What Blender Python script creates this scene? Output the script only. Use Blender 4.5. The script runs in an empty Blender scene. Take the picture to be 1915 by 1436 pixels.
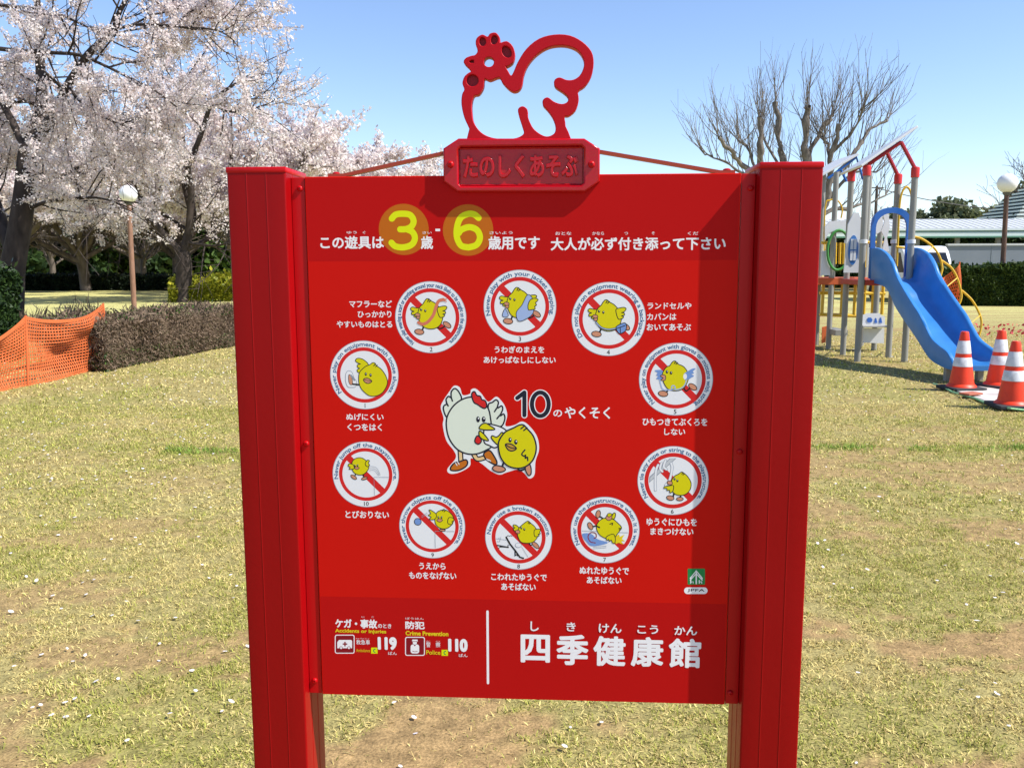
import bpy, bmesh, math, random
import numpy as np
from mathutils import Vector, Matrix
from mathutils.geometry import tessellate_polygon

SC = bpy.context.scene
COL = SC.collection
R = math.radians

# ------------------------------------------------------------------ camera
PW, PH = 1915.0, 1436.0          # size of the photograph
FOC = 1650.0                     # focal length in photograph pixels
PITCH, ROLL, EYE = 0.1378, -0.0032, 1.55
cam_d = bpy.data.cameras.new('camera')
cam_d.sensor_width = 36.0
cam_d.lens = FOC / PW * 36.0
cam_d.clip_start = 0.05
cam_d.clip_end = 2000.0
cam = bpy.data.objects.new('camera', cam_d)
COL.objects.link(cam)
CAM_M = Matrix.Rotation(math.pi/2 - PITCH, 4, 'X') @ Matrix.Rotation(ROLL, 4, 'Z')
CAM_M.translation = (0, 0, EYE)
cam.matrix_world = CAM_M
SC.camera = cam

# ------------------------------------------------------------------ light
SUN_DIR = Vector((3.50, -1.20, 4.35)).normalized()
elev = math.asin(SUN_DIR.z)
world = bpy.data.worlds.new('World')
SC.world = world
world.use_nodes = True
wn = world.node_tree
bg = wn.nodes['Background']
sky = wn.nodes.new('ShaderNodeTexSky')
sky.sky_type = 'NISHITA'
sky.sun_disc = False
sky.sun_elevation = elev
sky.sun_rotation = math.atan2(SUN_DIR.x, SUN_DIR.y)
sky.altitude = 0
sky.air_density = 1.0
sky.dust_density = 0.0
sky.ozone_density = 1.2
tint = wn.nodes.new('ShaderNodeVectorMath'); tint.operation = 'MULTIPLY'; tint.inputs[1].default_value = (.93, .965, 1.11)   # a cooler white balance of the air
wn.links.new(sky.outputs[0], tint.inputs[0]); wn.links.new(tint.outputs[0], bg.inputs[0])
bg.inputs[1].default_value = 0.114
sun_d = bpy.data.lights.new('sun', 'SUN')
sun_d.energy = 4.8
sun_d.angle = R(0.53)
sun_d.color = (1.0, 0.955, 0.88)
sun = bpy.data.objects.new('sun', sun_d)
COL.objects.link(sun)
sun.rotation_euler = SUN_DIR.to_track_quat('Z', 'Y').to_euler()
sun.location = SUN_DIR * 50
SC.view_settings.view_transform = 'Standard'
SC.view_settings.look = 'None'
SC.view_settings.exposure = 0.70
SC.view_settings.gamma = 1.0
SC.render.engine = 'CYCLES'
SC.cycles.use_denoising = True
SC.cycles.max_bounces = 8
SC.cycles.transparent_max_bounces = 12

# ------------------------------------------------------------------ measuring helpers
def ray(px, py):
    d = Vector(((px - PW/2) / FOC, -(py - PH/2) / FOC, -1.0))
    return (CAM_M.to_3x3() @ d)
def gp(px, py, z=0.0):
    d = ray(px, py); t = (z - EYE) / d.z
    return Vector((d.x*t, d.y*t, z))
def at(px, py, Y):
    d = ray(px, py); t = Y / d.y
    return Vector((d.x*t, Y, EYE + d.z*t))
def height_at(base, py):
    """height of the point above `base` that shows in row py"""
    lo, hi = -5.0, 40.0
    inv = CAM_M.inverted()
    for _ in range(50):
        m = (lo+hi)/2
        q = inv @ Vector((base[0], base[1], m))
        y = PH/2 + q.y/q.z*FOC
        if y > py: lo = m
        else: hi = m
    return lo
def project(P):
    """world points (n,3) -> photo px, py, distance"""
    M = np.array(CAM_M.inverted()); Q = np.asarray(P) @ M[:3, :3].T + M[:3, 3]
    return PW/2-Q[:, 0]/Q[:, 2]*FOC, PH/2+Q[:, 1]/Q[:, 2]*FOC, -Q[:, 2]
def cat(pts, n=6, closed=False):
    """smooth curve through points"""
    P = [np.array(p, float) for p in pts]
    N = len(P); out = []
    rng_ = range(N if closed else N-1)
    for i in rng_:
        if closed: a, b, c, d = P[(i-1) % N], P[i], P[(i+1) % N], P[(i+2) % N]
        else: a, b, c, d = P[max(i-1, 0)], P[i], P[i+1], P[min(i+2, N-1)]
        for k in range(n):
            t = k/n
            out.append(.5*((2*b)+(-a+c)*t+(2*a-5*b+4*c-d)*t*t+(-a+3*b-3*c+d)*t**3))
    if not closed: out.append(P[-1])
    return out

# ------------------------------------------------------------------ materials
MATS = {}
def principled(name, col, rough=.6, spec=.5, metal=0, coat=0):
    m = bpy.data.materials.new(name); m.use_nodes = True
    b = m.node_tree.nodes['Principled BSDF']
    b.inputs['Base Color'].default_value = (*col, 1)
    b.inputs['Roughness'].default_value = rough
    b.inputs['Specular IOR Level'].default_value = spec
    b.inputs['Metallic'].default_value = metal
    b.inputs['Coat Weight'].default_value = coat
    MATS[name] = m
    return m
def noisy(name, stops, scale=5, rough=.7, spec=.3, detail=6, bump=0, bump_scale=None, stretch=None, coords='Object', rr=None, coat=0):
    """colour ramp over noise (base colour variation of the thing itself)"""
    m = principled(name, stops[0][1], rough, spec, coat=coat)
    t = m.node_tree; N = t.nodes; L = t.links; b = N['Principled BSDF']
    tc = N.new('ShaderNodeTexCoord'); src = tc.outputs[coords]
    if stretch:
        mp = N.new('ShaderNodeMapping'); mp.inputs['Scale'].default_value = stretch
        L.new(src, mp.inputs[0]); src = mp.outputs[0]
    nz = N.new('ShaderNodeTexNoise'); nz.inputs['Scale'].default_value = scale; nz.inputs['Detail'].default_value = detail
    L.new(src, nz.inputs['Vector'])
    cr = N.new('ShaderNodeValToRGB'); e = cr.color_ramp.elements
    while len(e) < len(stops): e.new(.5)
    for el, (p, c) in zip(e, stops): el.position = p; el.color = (*c, 1)
    L.new(nz.outputs['Fac'], cr.inputs[0]); L.new(cr.outputs[0], b.inputs['Base Color'])
    if rr:
        mr = N.new('ShaderNodeMapRange'); mr.inputs[3].default_value = rr[0]; mr.inputs[4].default_value = rr[1]
        L.new(nz.outputs['Fac'], mr.inputs[0]); L.new(mr.outputs[0], b.inputs['Roughness'])
    if bump:
        n2 = N.new('ShaderNodeTexNoise'); n2.inputs['Scale'].default_value = bump_scale or scale*3; n2.inputs['Detail'].default_value = 8
        L.new(src, n2.inputs['Vector'])
        bp = N.new('ShaderNodeBump'); bp.inputs['Strength'].default_value = bump; bp.inputs['Distance'].default_value = .02
        L.new(n2.outputs['Fac'], bp.inputs['Height']); L.new(bp.outputs[0], b.inputs['Normal'])
    return m
def leafy(name, cols, trans=.35, rough=.6, scale=None, spec=.2):
    """per-leaf colour from random per island, with some translucency"""
    m = bpy.data.materials.new(name); m.use_nodes = True
    t = m.node_tree; N = t.nodes; L = t.links; b = N['Principled BSDF']
    g = N.new('ShaderNodeNewGeometry'); cr = N.new('ShaderNodeValToRGB'); e = cr.color_ramp.elements
    while len(e) < len(cols): e.new(.5)
    for i, (el, c) in enumerate(zip(e, cols)): el.position = i/(len(cols)-1); el.color = (*c, 1)
    L.new(g.outputs['Random Per Island'], cr.inputs[0])
    L.new(cr.outputs[0], b.inputs['Base Color']); b.inputs['Roughness'].default_value = rough
    b.inputs['Specular IOR Level'].default_value = spec
    tr = N.new('ShaderNodeBsdfTranslucent'); L.new(cr.outputs[0], tr.inputs[0])
    mx = N.new('ShaderNodeMixShader'); mx.inputs[0].default_value = trans
    L.new(b.outputs[0], mx.inputs[1]); L.new(tr.outputs[0], mx.inputs[2])
    L.new(mx.outputs[0], N['Material Output'].inputs[0])
    MATS[name] = m
    return m

# ------------------------------------------------------------------ object helpers
def tag(o, label=None, cat_=None, group=None, kind=None):
    if label: o['label'] = label
    if cat_: o['category'] = cat_
    if group: o['group'] = group
    if kind: o['kind'] = kind
    return o
def empty(name, loc=(0, 0, 0), rz=0, label=None, cat_=None, group=None):
    o = bpy.data.objects.new(name, None); COL.objects.link(o)
    o.location = loc; o.rotation_euler = (0, 0, rz); o.empty_display_size = .1
    return tag(o, label, cat_, group)
def link(name, me, parent=None, loc=None):
    o = bpy.data.objects.new(name, me); COL.objects.link(o)
    if parent: o.parent = parent
    if loc is not None: o.location = loc
    return o
class MB:
    """mesh builder: collects shapes, links them as one mesh object"""
    def __init__(s): s.v = []; s.f = []; s.mi = []; s.m = 0
    def add(s, vs, fs):
        o = len(s.v); s.v += [tuple(v) for v in vs]
        s.f += [tuple(i+o for i in f) for f in fs]; s.mi += [s.m]*len(fs)
        return s
    def box(s, lo, hi, M=None):
        x0, y0, z0 = lo; x1, y1, z1 = hi
        vs = [Vector(p) for p in ((x0,y0,z0),(x1,y0,z0),(x1,y1,z0),(x0,y1,z0),(x0,y0,z1),(x1,y0,z1),(x1,y1,z1),(x0,y1,z1))]
        if M: vs = [M @ v for v in vs]
        return s.add(vs, [(3,2,1,0),(4,5,6,7),(0,1,5,4),(1,2,6,5),(2,3,7,6),(3,0,4,7)])
    def tube(s, pts, r, n=8, cap=True, closed=False):
        P = [Vector(p) for p in pts]; k = len(P)
        rs = r if hasattr(r, '__len__') else [r]*k
        o = len(s.v); up = Vector((0, 0, 1)); prev = None
        for i in range(k):
            if closed: T = P[(i+1) % k] - P[i-1]
            else: T = P[min(i+1, k-1)] - P[max(i-1, 0)]
            T.normalize()
            if prev is None:
                a = up if abs(T.z) < .9 else Vector((1, 0, 0))
                X = T.cross(a).normalized()
            else:
                X = (prev - T*prev.dot(T)).normalized()
            prev = X; Y = T.cross(X)
            for j in range(n):
                t = 2*math.pi*j/n
                s.v.append(tuple(P[i] + (X*math.cos(t) + Y*math.sin(t))*rs[i]))
        for i in range(k if closed else k-1):
            for j in range(n):
                a = o + i*n; b = o + ((i+1) % k)*n
                s.f.append((a+j, a+(j+1) % n, b+(j+1) % n, b+j)); s.mi.append(s.m)
        if cap and not closed:
            s.f.append(tuple(o+j for j in reversed(range(n)))); s.mi.append(s.m)
            s.f.append(tuple(o+(k-1)*n+j for j in range(n))); s.mi.append(s.m)
        return s
    def lathe(s, prof, c=(0, 0, 0), n=24):
        o = len(s.v); k = len(prof)
        for r, z in prof:
            for j in range(n):
                t = 2*math.pi*j/n
                s.v.append((c[0]+r*math.cos(t), c[1]+r*math.sin(t), c[2]+z))
        for i in range(k-1):
            for j in range(n):
                s.f.append((o+i*n+j, o+i*n+(j+1) % n, o+(i+1)*n+(j+1) % n, o+(i+1)*n+j)); s.mi.append(s.m)
        s.f.append(tuple(o+j for j in reversed(range(n)))); s.mi.append(s.m)
        s.f.append(tuple(o+(k-1)*n+j for j in range(n))); s.mi.append(s.m)
        return s
    def prism(s, poly, d0, d1, fn):
        """polygon in 2D given depth; fn(a,b,d) -> 3D"""
        n = len(poly)
        vs = [fn(a, b, d0) for a, b in poly] + [fn(a, b, d1) for a, b in poly]
        tr = tessellate_polygon([[Vector((a, b, 0)) for a, b in poly]])
        fs = [tuple(t) for t in tr] + [tuple(n+i for i in reversed(t)) for t in tr]
        fs += [(i, (i+1) % n, n+(i+1) % n, n+i) for i in range(n)]
        return s.add(vs, fs)
    def build(s, name, mats, parent=None, smooth=False, bevel=0, fix=True, angle=40):
        me = bpy.data.meshes.new(name)
        me.from_pydata(s.v, [], s.f)
        if not isinstance(mats, (list, tuple)): mats = [mats]
        for m in mats: me.materials.append(m)
        if len(mats) > 1: me.polygons.foreach_set('material_index', s.mi)
        if fix:
            bm = bmesh.new(); bm.from_mesh(me)
            bmesh.ops.recalc_face_normals(bm, faces=bm.faces[:])
            if bevel:
                bmesh.ops.remove_doubles(bm, verts=bm.verts[:], dist=1e-5)
                ed = [e for e in bm.edges if len(e.link_faces) == 2 and e.calc_face_angle() > R(35)]
                bmesh.ops.bevel(bm, geom=ed, offset=bevel, segments=2, profile=.5, affect='EDGES', clamp_overlap=True)
            bm.to_mesh(me); bm.free()
        if smooth:
            me.polygons.foreach_set('use_smooth', [True]*len(me.polygons))
            me.set_sharp_from_angle(angle=R(angle))
        return link(name, me, parent)
def np_mesh(name, V, quads, mat, parent=None, smooth=False):
    """fast mesh of quads from numpy arrays"""
    me = bpy.data.meshes.new(name)
    V = np.ascontiguousarray(V, np.float32); Q = np.ascontiguousarray(quads, np.int32)
    me.vertices.add(len(V)); me.vertices.foreach_set('co', V.ravel())
    me.loops.add(Q.size); me.loops.foreach_set('vertex_index', Q.ravel())
    me.polygons.add(len(Q)); k = Q.shape[1]
    me.polygons.foreach_set('loop_start', np.arange(0, Q.size, k, dtype=np.int32))
    me.polygons.foreach_set('loop_total', np.full(len(Q), k, np.int32))
    if smooth: me.polygons.foreach_set('use_smooth', np.ones(len(Q), bool))
    me.materials.append(mat); me.update(); me.validate()
    return link(name, me, parent)
def leaf_quads(P, size, rng, aspect=1.0, up=0.0, bend=True):
    """randomly turned four-cornered leaves at points P -> V, Q"""
    n = len(P)
    a = rng.normal(size=(n, 3)); a[:, 2] += up; a /= np.linalg.norm(a, axis=1)[:, None]
    b = rng.normal(size=(n, 3)); b -= a*(a*b).sum(1)[:, None]; b /= np.linalg.norm(b, axis=1)[:, None]
    s = size*rng.uniform(.6, 1.35, n)[:, None]
    A = a*s*aspect*.5; B = b*s*.5
    V = np.stack([P-A, P+B*rng.uniform(.7, 1.2, (n, 1)), P+A, P-B*rng.uniform(.7, 1.2, (n, 1))], 1).reshape(-1, 3)
    return V, np.arange(4*n).reshape(n, 4)
def copy_tree(o, parent=None):
    c = o.copy(); COL.objects.link(c)
    if parent: c.parent = parent
    for ch in o.children: copy_tree(ch, c)
    return c
# ================================================================== the sign board
SX, SY, YAW, TOP = 0.01515, 1.77259, 0.0592, EYE + 0.18862
HALF, PWID, SET, PDEP = 0.58657, 0.12, 0.0309, 0.141
PT, PB, FL, CR = -0.0175, -1.1294, 0.4659, 0.4372
SIGN_M = Matrix.Translation((SX, SY, 0)) @ Matrix.Rotation(-YAW, 4, 'Z')
SIGN_I = SIGN_M.inverted()
def pp(px, py, n=SET):
    """photo point -> (u, v) on the sign's plane at depth n; v = height over ground"""
    o = SIGN_I @ Vector((0, 0, EYE)); d = SIGN_I.to_3x3() @ ray(px, py)
    t = (n - o.y)/d.y
    return (o.x + d.x*t, o.z + d.z*t)

red_post = noisy('red_post_paint', [(0, (.26, .0014, .0026)), (1, (.29, .0018, .0034))], 3, rough=.36, spec=.14, rr=(.26, .50), bump=.02, bump_scale=60)
red_panel = noisy('red_panel_print', [(0, (.535, .0065, .0035)), (1, (.565, .0075, .004))], 2, rough=.45, spec=.08, rr=(.34, .56))
red_band = noisy('red_band_print', [(0, (.435, .005, .005)), (1, (.455, .006, .006))], 2, rough=.45, spec=.07)
red_metal = principled('red_powder_coat', (.46, .003, .006), .34, .2)
red_hen = noisy('red_hen_paint', [(0, (.43, .004, .010)), (1, (.47, .005, .012))], 4, rough=.4, spec=.15)
red_cast = noisy('red_cast_paint', [(0, (.40, .0025, .006)), (1, (.44, .003, .008))], 4, rough=.14, spec=.34, bump=.03, bump_scale=120)
P_ = {}
for k, c in dict(white=(.74, .75, .77), red=(.60, .016, .016), yellow=(.62, .56, .003), blue=(.055, .14, .27), black=(.012, .012, .014),
                 foot=(.56, .25, .15), sky=(.16, .28, .58), pale=(.32, .42, .66), cream=(.66, .71, .60), brown=(.50, .14, .01), tan=(.72, .50, .24),
                 grey=(.50, .52, .54), beakr=(.48, .27, .035), ochre=(.47, .115, .003), lime=(.66, .72, .002), ink=(.012, .014, .028), tyel=(.72, .55, .012),
                 green=(.015, .22, .06), maroon=(.22, .004, .012), line=(.25, .28, .34), salmon=(.60, .17, .10), text=(.80, .79, .80)).items():
    P_[k] = principled('print_' + k, c, .45, .2)
PK = list(P_); PM = [P_[k] for k in PK]

GL = {}
def glyph(s, bold=0.0):
    key = (s, bold)
    if key not in GL:
        c = bpy.data.curves.new('t', 'FONT'); c.body = s; c.size = 1; c.offset = bold; c.resolution_u = 3
        o = bpy.data.objects.new('t', c); COL.objects.link(o)
        me = bpy.data.meshes.new_from_object(o.evaluated_get(bpy.context.evaluated_depsgraph_get()))
        V = [tuple(v.co[:2]) for v in me.vertices]; F = [tuple(p.vertices) for p in me.polygons]
        bpy.data.objects.remove(o); bpy.data.curves.remove(c); bpy.data.meshes.remove(me)
        GL[key] = (V, F)
    return GL[key]
ADV = {}
def advance(ch):
    if ch not in ADV:
        def w(s):
            V, _ = glyph(s); return max(v[0] for v in V) - min(v[0] for v in V)
        ADV[ch] = w('H' + ch + 'H') - w('HH')
    return ADV[ch]

class Art:
    """flat print: every call lies a hair in front of the one before"""
    def __init__(s, layer=6): s.b = MB(); s.k = layer
    def faces(s, V, F, col):
        s.b.m = PK.index(col); y = -(s.k*0.000012); s.k += 1
        s.b.add([(x, y, z) for x, z in V], F)
    def poly(s, pts, col):
        pts = [tuple(p[:2]) for p in pts]
        s.faces(pts, [tuple(t) for t in tessellate_polygon([[Vector((*p, 0)) for p in pts]])], col)
    def ell(s, cx, cz, rx, rz, col, rot=0, n=40):
        c, q = math.cos(rot), math.sin(rot); P = []
        for i in range(n):
            t = 2*math.pi*i/n; x, z = rx*math.cos(t), rz*math.sin(t)
            P.append((cx+x*c-z*q, cz+x*q+z*c))
        s.faces(P, [tuple(range(n))], col)
    def ring(s, cx, cz, r0, r1, col, n=72):
        V = [(cx+r*math.cos(2*math.pi*i/n), cz+r*math.sin(2*math.pi*i/n)) for r in (r0, r1) for i in range(n)]
        s.faces(V, [(i, (i+1) % n, n+(i+1) % n, n+i) for i in range(n)], col)
    def stroke(s, pts, w, col, closed=False, caps=True):
        P = [Vector(p[:2]) for p in pts]
        P = [p for i, p in enumerate(P) if i == 0 or (p-P[i-1]).length > 1e-7]
        n = len(P); V = []; F = []
        for i in range(n):
            if closed: T = P[(i+1) % n] - P[i-1]
            else: T = P[min(i+1, n-1)] - P[max(i-1, 0)]
            if T.length < 1e-9: T = Vector((1, 0))
            T.normalize(); N = Vector((-T.y, T.x))*w/2
            V += [tuple(P[i]+N), tuple(P[i]-N)]
        for i in range(n if closed else n-1):
            j = (i+1) % n; F.append((2*i, 2*j, 2*j+1, 2*i+1))
        s.faces(V, F, col)
        if caps and not closed:
            s.k -= 1
            for e, o in ((0, 1), (-1, -2)):
                T = (P[e]-P[o]).normalized(); a = math.atan2(T.y, T.x)
                C = [(P[e].x+math.cos(a+t)*w/2, P[e].y+math.sin(a+t)*w/2) for t in np.linspace(-math.pi/2, math.pi/2, 9)]
                s.faces(C, [tuple(range(9))], col); s.k -= 1
            s.k += 1
    def shape(s, pts, col, w, line='black', n=5):
        """filled smooth outline with a drawn line round it"""
        Q = [tuple(p) for p in cat(pts, n, True)]
        s.poly(Q, col)
        if w: s.stroke(Q, w, line, True)
    def oell(s, cx, cz, rx, rz, col, w, rot=0, line='black'):
        s.ell(cx, cz, rx+w/2, rz+w/2, line, rot); s.ell(cx, cz, rx-w/2, rz-w/2, col, rot)
    def text(s, st, u0, u1, v0, v1, col, bold=.02):
        V, F = glyph(st, 0.0)
        xs = [v[0] for v in V]; ys = [v[1] for v in V]
        a, b, c, d = min(xs), max(xs), min(ys), max(ys)
        r = bold*(v1-v0)/(d-c); u0 += r; u1 -= r; v0 += r; v1 -= r      # heavier strokes: the same letters laid round a small circle
        n = 8 if r > .0004 else 4
        for k in range(n if bold else 1):
            t = 2*math.pi*(k+.5)/n; dx, dz = (r*math.cos(t), r*math.sin(t)) if bold else (0, 0)
            s.faces([(u0+(x-a)/(b-a)*(u1-u0)+dx, v0+(y-c)/(d-c)*(v1-v0)+dz) for x, y in V], F, col)
    def arc(s, st, cx, cz, r, a0, a1, size, col, bold=.02):
        """text set clockwise on a circle from angle a0 to a1 (degrees)"""
        tot = sum(advance(c) if c != ' ' else .3 for c in st); a0, a1 = R(a0), R(a1)
        sx = (a0-a1)*(r+size*.3)/tot; x = 0
        base = s.k
        for c in st:
            w = advance(c) if c != ' ' else .3
            if c != ' ':
                V, F = glyph(c, 0.0); th = a0 - (a0-a1)*(x+w/2)/tot
                T = (math.sin(th), -math.cos(th)); N = (math.cos(th), math.sin(th)); O = []
                for j, (ox, oy) in enumerate(((-bold, -bold), (bold, bold), (bold, -bold), (-bold, bold))):
                    O = []
                    for gx, gy in V:
                        lx = (gx-w/2-.02)*sx+ox*size; ly = (gy+oy)*size
                        O.append((cx+N[0]*(r+ly)+T[0]*lx, cz+N[1]*(r+ly)+T[1]*lx))
                    s.k = base+j; s.faces(O, F, col)
            x += w
        s.k = base+5
    def build(s, name, parent, label=None):
        o = s.b.build(name, PM, parent, fix=False)
        me = o.data; me.update()
        # all faces look towards the reader (-y)
        bm = bmesh.new(); bm.from_mesh(me)
        for f in bm.faces:
            f.normal_update()
            if f.normal.y > 0: f.normal_flip()
        bm.to_mesh(me); bm.free()
        if label: o['label'] = label
        return o

sign = empty('sign_board', (SX, SY, 0), -YAW,
             'red rules sign on two thick posts topped by a hen ornament, in the foreground', 'sign')
# posts: hollow profiles with two fine raised lines on the front
def post(side):
    b = MB(); u0 = -HALF if side < 0 else HALF-PWID
    g = .0024; gd = -.0007      # grooves shaped as raised ridges so their flanks catch the sun
    xs = [0, .040-g/2, .040, .040+g/2, .080-g/2, .080, .080+g/2, PWID]
    ys = [0, 0, gd, 0, 0, gd, 0, 0]
    front = [(u0+x, y) for x, y in zip(xs, ys)]
    side_r = [(u0+PWID, .047-g/2), (u0+PWID-gd, .047), (u0+PWID, .047+g/2), (u0+PWID, .094-g/2), (u0+PWID-gd, .094), (u0+PWID, .094+g/2)]
    side_l = [(u0, .094+g/2), (u0+gd, .094), (u0, .094-g/2), (u0, .047+g/2), (u0+gd, .047), (u0, .047-g/2)]
    prof = front + side_r + [(u0+PWID, PDEP), (u0, PDEP)] + side_l
    r = .004
    def rnd(p):   # rounded long edges
        out = []
        cs = {(u0, 0): (1, 1), (u0+PWID, 0): (-1, 1), (u0+PWID, PDEP): (-1, -1), (u0, PDEP): (1, -1)}
        for q in p:
            if q in cs:
                sx, sy = cs[q]; c = (q[0]+sx*r, q[1]+sy*r)
                i = p.index(q); prv = p[i-1]
                horiz = abs(prv[1]-q[1]) < .003
                angs = []
                for t in np.linspace(0, math.pi/2, 5):
                    angs.append((c[0]-sx*r*math.cos(t), c[1]-sy*r*math.sin(t)))
                d0 = (angs[0][0]-prv[0])**2+(angs[0][1]-prv[1])**2; d1 = (angs[-1][0]-prv[0])**2+(angs[-1][1]-prv[1])**2
                out += angs if d0 < d1 else angs[::-1]
            else: out.append(q)
        return out
    prof = rnd(prof)
    b.prism(prof, -.3, TOP-.010, lambda x, y, d: (x, y, d))
    o = b.build('post', red_post, sign, smooth=True, angle=30)
    c = MB(); c.box((u0-.0015, -.0015, TOP-.012), (u0+PWID+.0015, PDEP+.0015, TOP))
    c.build('post_cap', red_metal, o, bevel=.003, smooth=True)
    return o
post(-1); post(1)
# the panel: folded sheet with a fold along each side
v_t, v_b = TOP+PT, TOP+PB
b = MB()
b.m = 0
NB = SET
b.box((-CR, NB, v_b), (CR, NB+.022, v_t))
panel = b.build('panel', [red_panel], sign, bevel=.0015)
for s in (-1, 1):
    f = MB(); x0, x1 = sorted((s*(CR+.0015), s*FL))
    f.box((x0, NB+.003, v_b+.001), (x1, NB+.022, v_t-.001))
    fo = f.build('side_flange', red_metal, panel, bevel=.0008)
    for px, py in (((560, 353), (572, 830), (588, 1273)), ((1404, 352), (1384, 845), (1366, 1296)))[(s+1)//2]:
        u, v = pp(px, py); k = MB()
        prof = [(.0062, 0), (.0060, .0022), (.0046, .0040), (.0025, .0047), (.0024, .0030), (.0004, .0030)]
        k.lathe(prof, (0, 0, 0), 16)
        k.v = [(u+x, NB+.003-z, v+y) for x, y, z in k.v]
        k.build('screw', red_metal, fo, smooth=True)
# darker printed bands at head and foot
vb0 = pp(577, 489)[1]; vb1 = pp(600, 1114.5)[1]
for q in ((vb0, v_t-.003), (v_b+.003, vb1)):
    pr = MB(); pr.add([(-CR+.003, NB-.00005, q[0]), (CR-.003, NB-.00005, q[0]), (CR-.003, NB-.00005, q[1]), (-CR+.003, NB-.00005, q[1])], [(0, 1, 2, 3)])
    pr.build('colour_band', red_band, panel, fix=False)
#pr.add([(-CR+.003, NB-.00005, vb0), (CR-.003, NB-.00005, vb0), (CR-.003, NB-.00005, v_t-.003), (-CR+.003, NB-.00005, v_t-.003)], [(0, 1, 2, 3)])

class PArt(Art):
    def __init__(s, layer=6): Art.__init__(s, layer)
    """print placed on the panel"""
    def build(s, name, label=None):
        o = Art.build(s, name, panel, label); o.location = (0, NB, 0); return o
ZA, ZB, ZC, ZD = (400, 280, 3.1917), (950, 280, 3.1917), (400, 680, 3.1917), (950, 680, 3.1917)
ZE, ZF = (400, 1086, 3.6827), (900, 1040, 2.9922)
def ph(z, x, y): return (z[0]+x/z[2], z[1]+y/z[2])
def put(a, st, z, x0, y0, x1, y1, col='text', bold=.02, z2=None):
    p0 = ph(z, x0, (y0+y1)/2); p1 = ph(z2 or z, x1, (y0+y1)/2); xm = (p0[0]+p1[0])/2
    yt = ph(z, 0, y0)[1]; yb = ph(z, 0, y1)[1]
    a.text(st, pp(*p0)[0], pp(*p1)[0], pp(xm, yb)[1], pp(xm, yt)[1], col, bold)
PXM = (pp(1300, 800)[0]-pp(700, 800)[0])/600     # metres per photo pixel on the panel

# ---- heading
for zx, zy in ((1133, 477), (1517, 481)):
    a = PArt(); u, v = pp(*ph(ZA, zx, zy)); a.ell(u, v, 147/3.19*PXM, 147/3.19*PXM, 'ochre', n=64); a.build('age_badge')
a = PArt(8)   # first line of the heading
def loc_fn(z):
    return lambda x, y: pp(*ph(z, x, y))
A = loc_fn(ZA)
W3 = 36/3.19*PXM
three = [(1062, 412), (1085, 389), (1128, 383), (1172, 391), (1192, 425), (1180, 458), (1150, 474), (1112, 476)]
three2 = [(1150, 475), (1185, 492), (1200, 528), (1182, 566), (1135, 583), (1085, 578), (1060, 556)]
d3 = PArt(10); d3.stroke(cat([A(*p) for p in three], 6), W3, 'lime')
d3.stroke(cat([A(*p) for p in three2], 6), W3, 'lime'); d3.build('age_number')
d6 = PArt(10)
six = [(1580, 408), (1555, 388), (1520, 384), (1475, 405), (1453, 455), (1450, 520), (1475, 572), (1520, 584)]
d6.stroke(cat([A(*p) for p in six], 6), W3, 'lime')
d6.stroke(cat([A(*p) for p in ((1520, 584), (1568, 568), (1588, 524), (1570, 480), (1525, 463), (1478, 478), (1462, 498))], 6), W3, 'lime'); d6.build('age_number')
p0 = A(1322, 480); p1 = A(1350, 480)
a.stroke([p0, p1], 14/3.19*PXM, 'text', caps=False)
a.build('age_dash'); a = PArt(8)
put(a, 'この遊具は', ZA, 635, 515, 1015, 593, bold=.026); a.build('heading_lettering'); a = PArt(8)
put(a, '歳', ZA, 1235, 515, 1308, 594, bold=.026)
a.build('heading_lettering'); a = PArt(8)
put(a, '歳用です', ZA, 1637, 515, 190, 597, bold=.026, z2=ZB)
a.build('heading_lettering'); a = PArt(8)
put(a, '大人が必ず付き添って下さい', ZB, 255, 522, 1300, 601, bold=.026)
for st, z, x0, y0, x1, y1 in (('ゆう', ZA, 793, 487, 853, 503), ('ぐ', ZA, 888, 487, 906, 503), ('さい', ZA, 1245, 488, 1300, 503),
        ('さいよう', ZA, 1645, 488, 1783, 505), ('おとな', ZB, 283, 490, 378, 510), ('かなら', ZB, 503, 490, 573, 510),
        ('つ', ZB, 695, 493, 716, 508), ('そ', ZB, 857, 490, 876, 508), ('くだ', ZB, 1073, 490, 1135, 510)):
    ru = PArt(8); put(ru, st, z, x0, y0, x1, y1, bold=.01); ru.build('reading_lettering')
a.build('heading_lettering')

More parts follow.
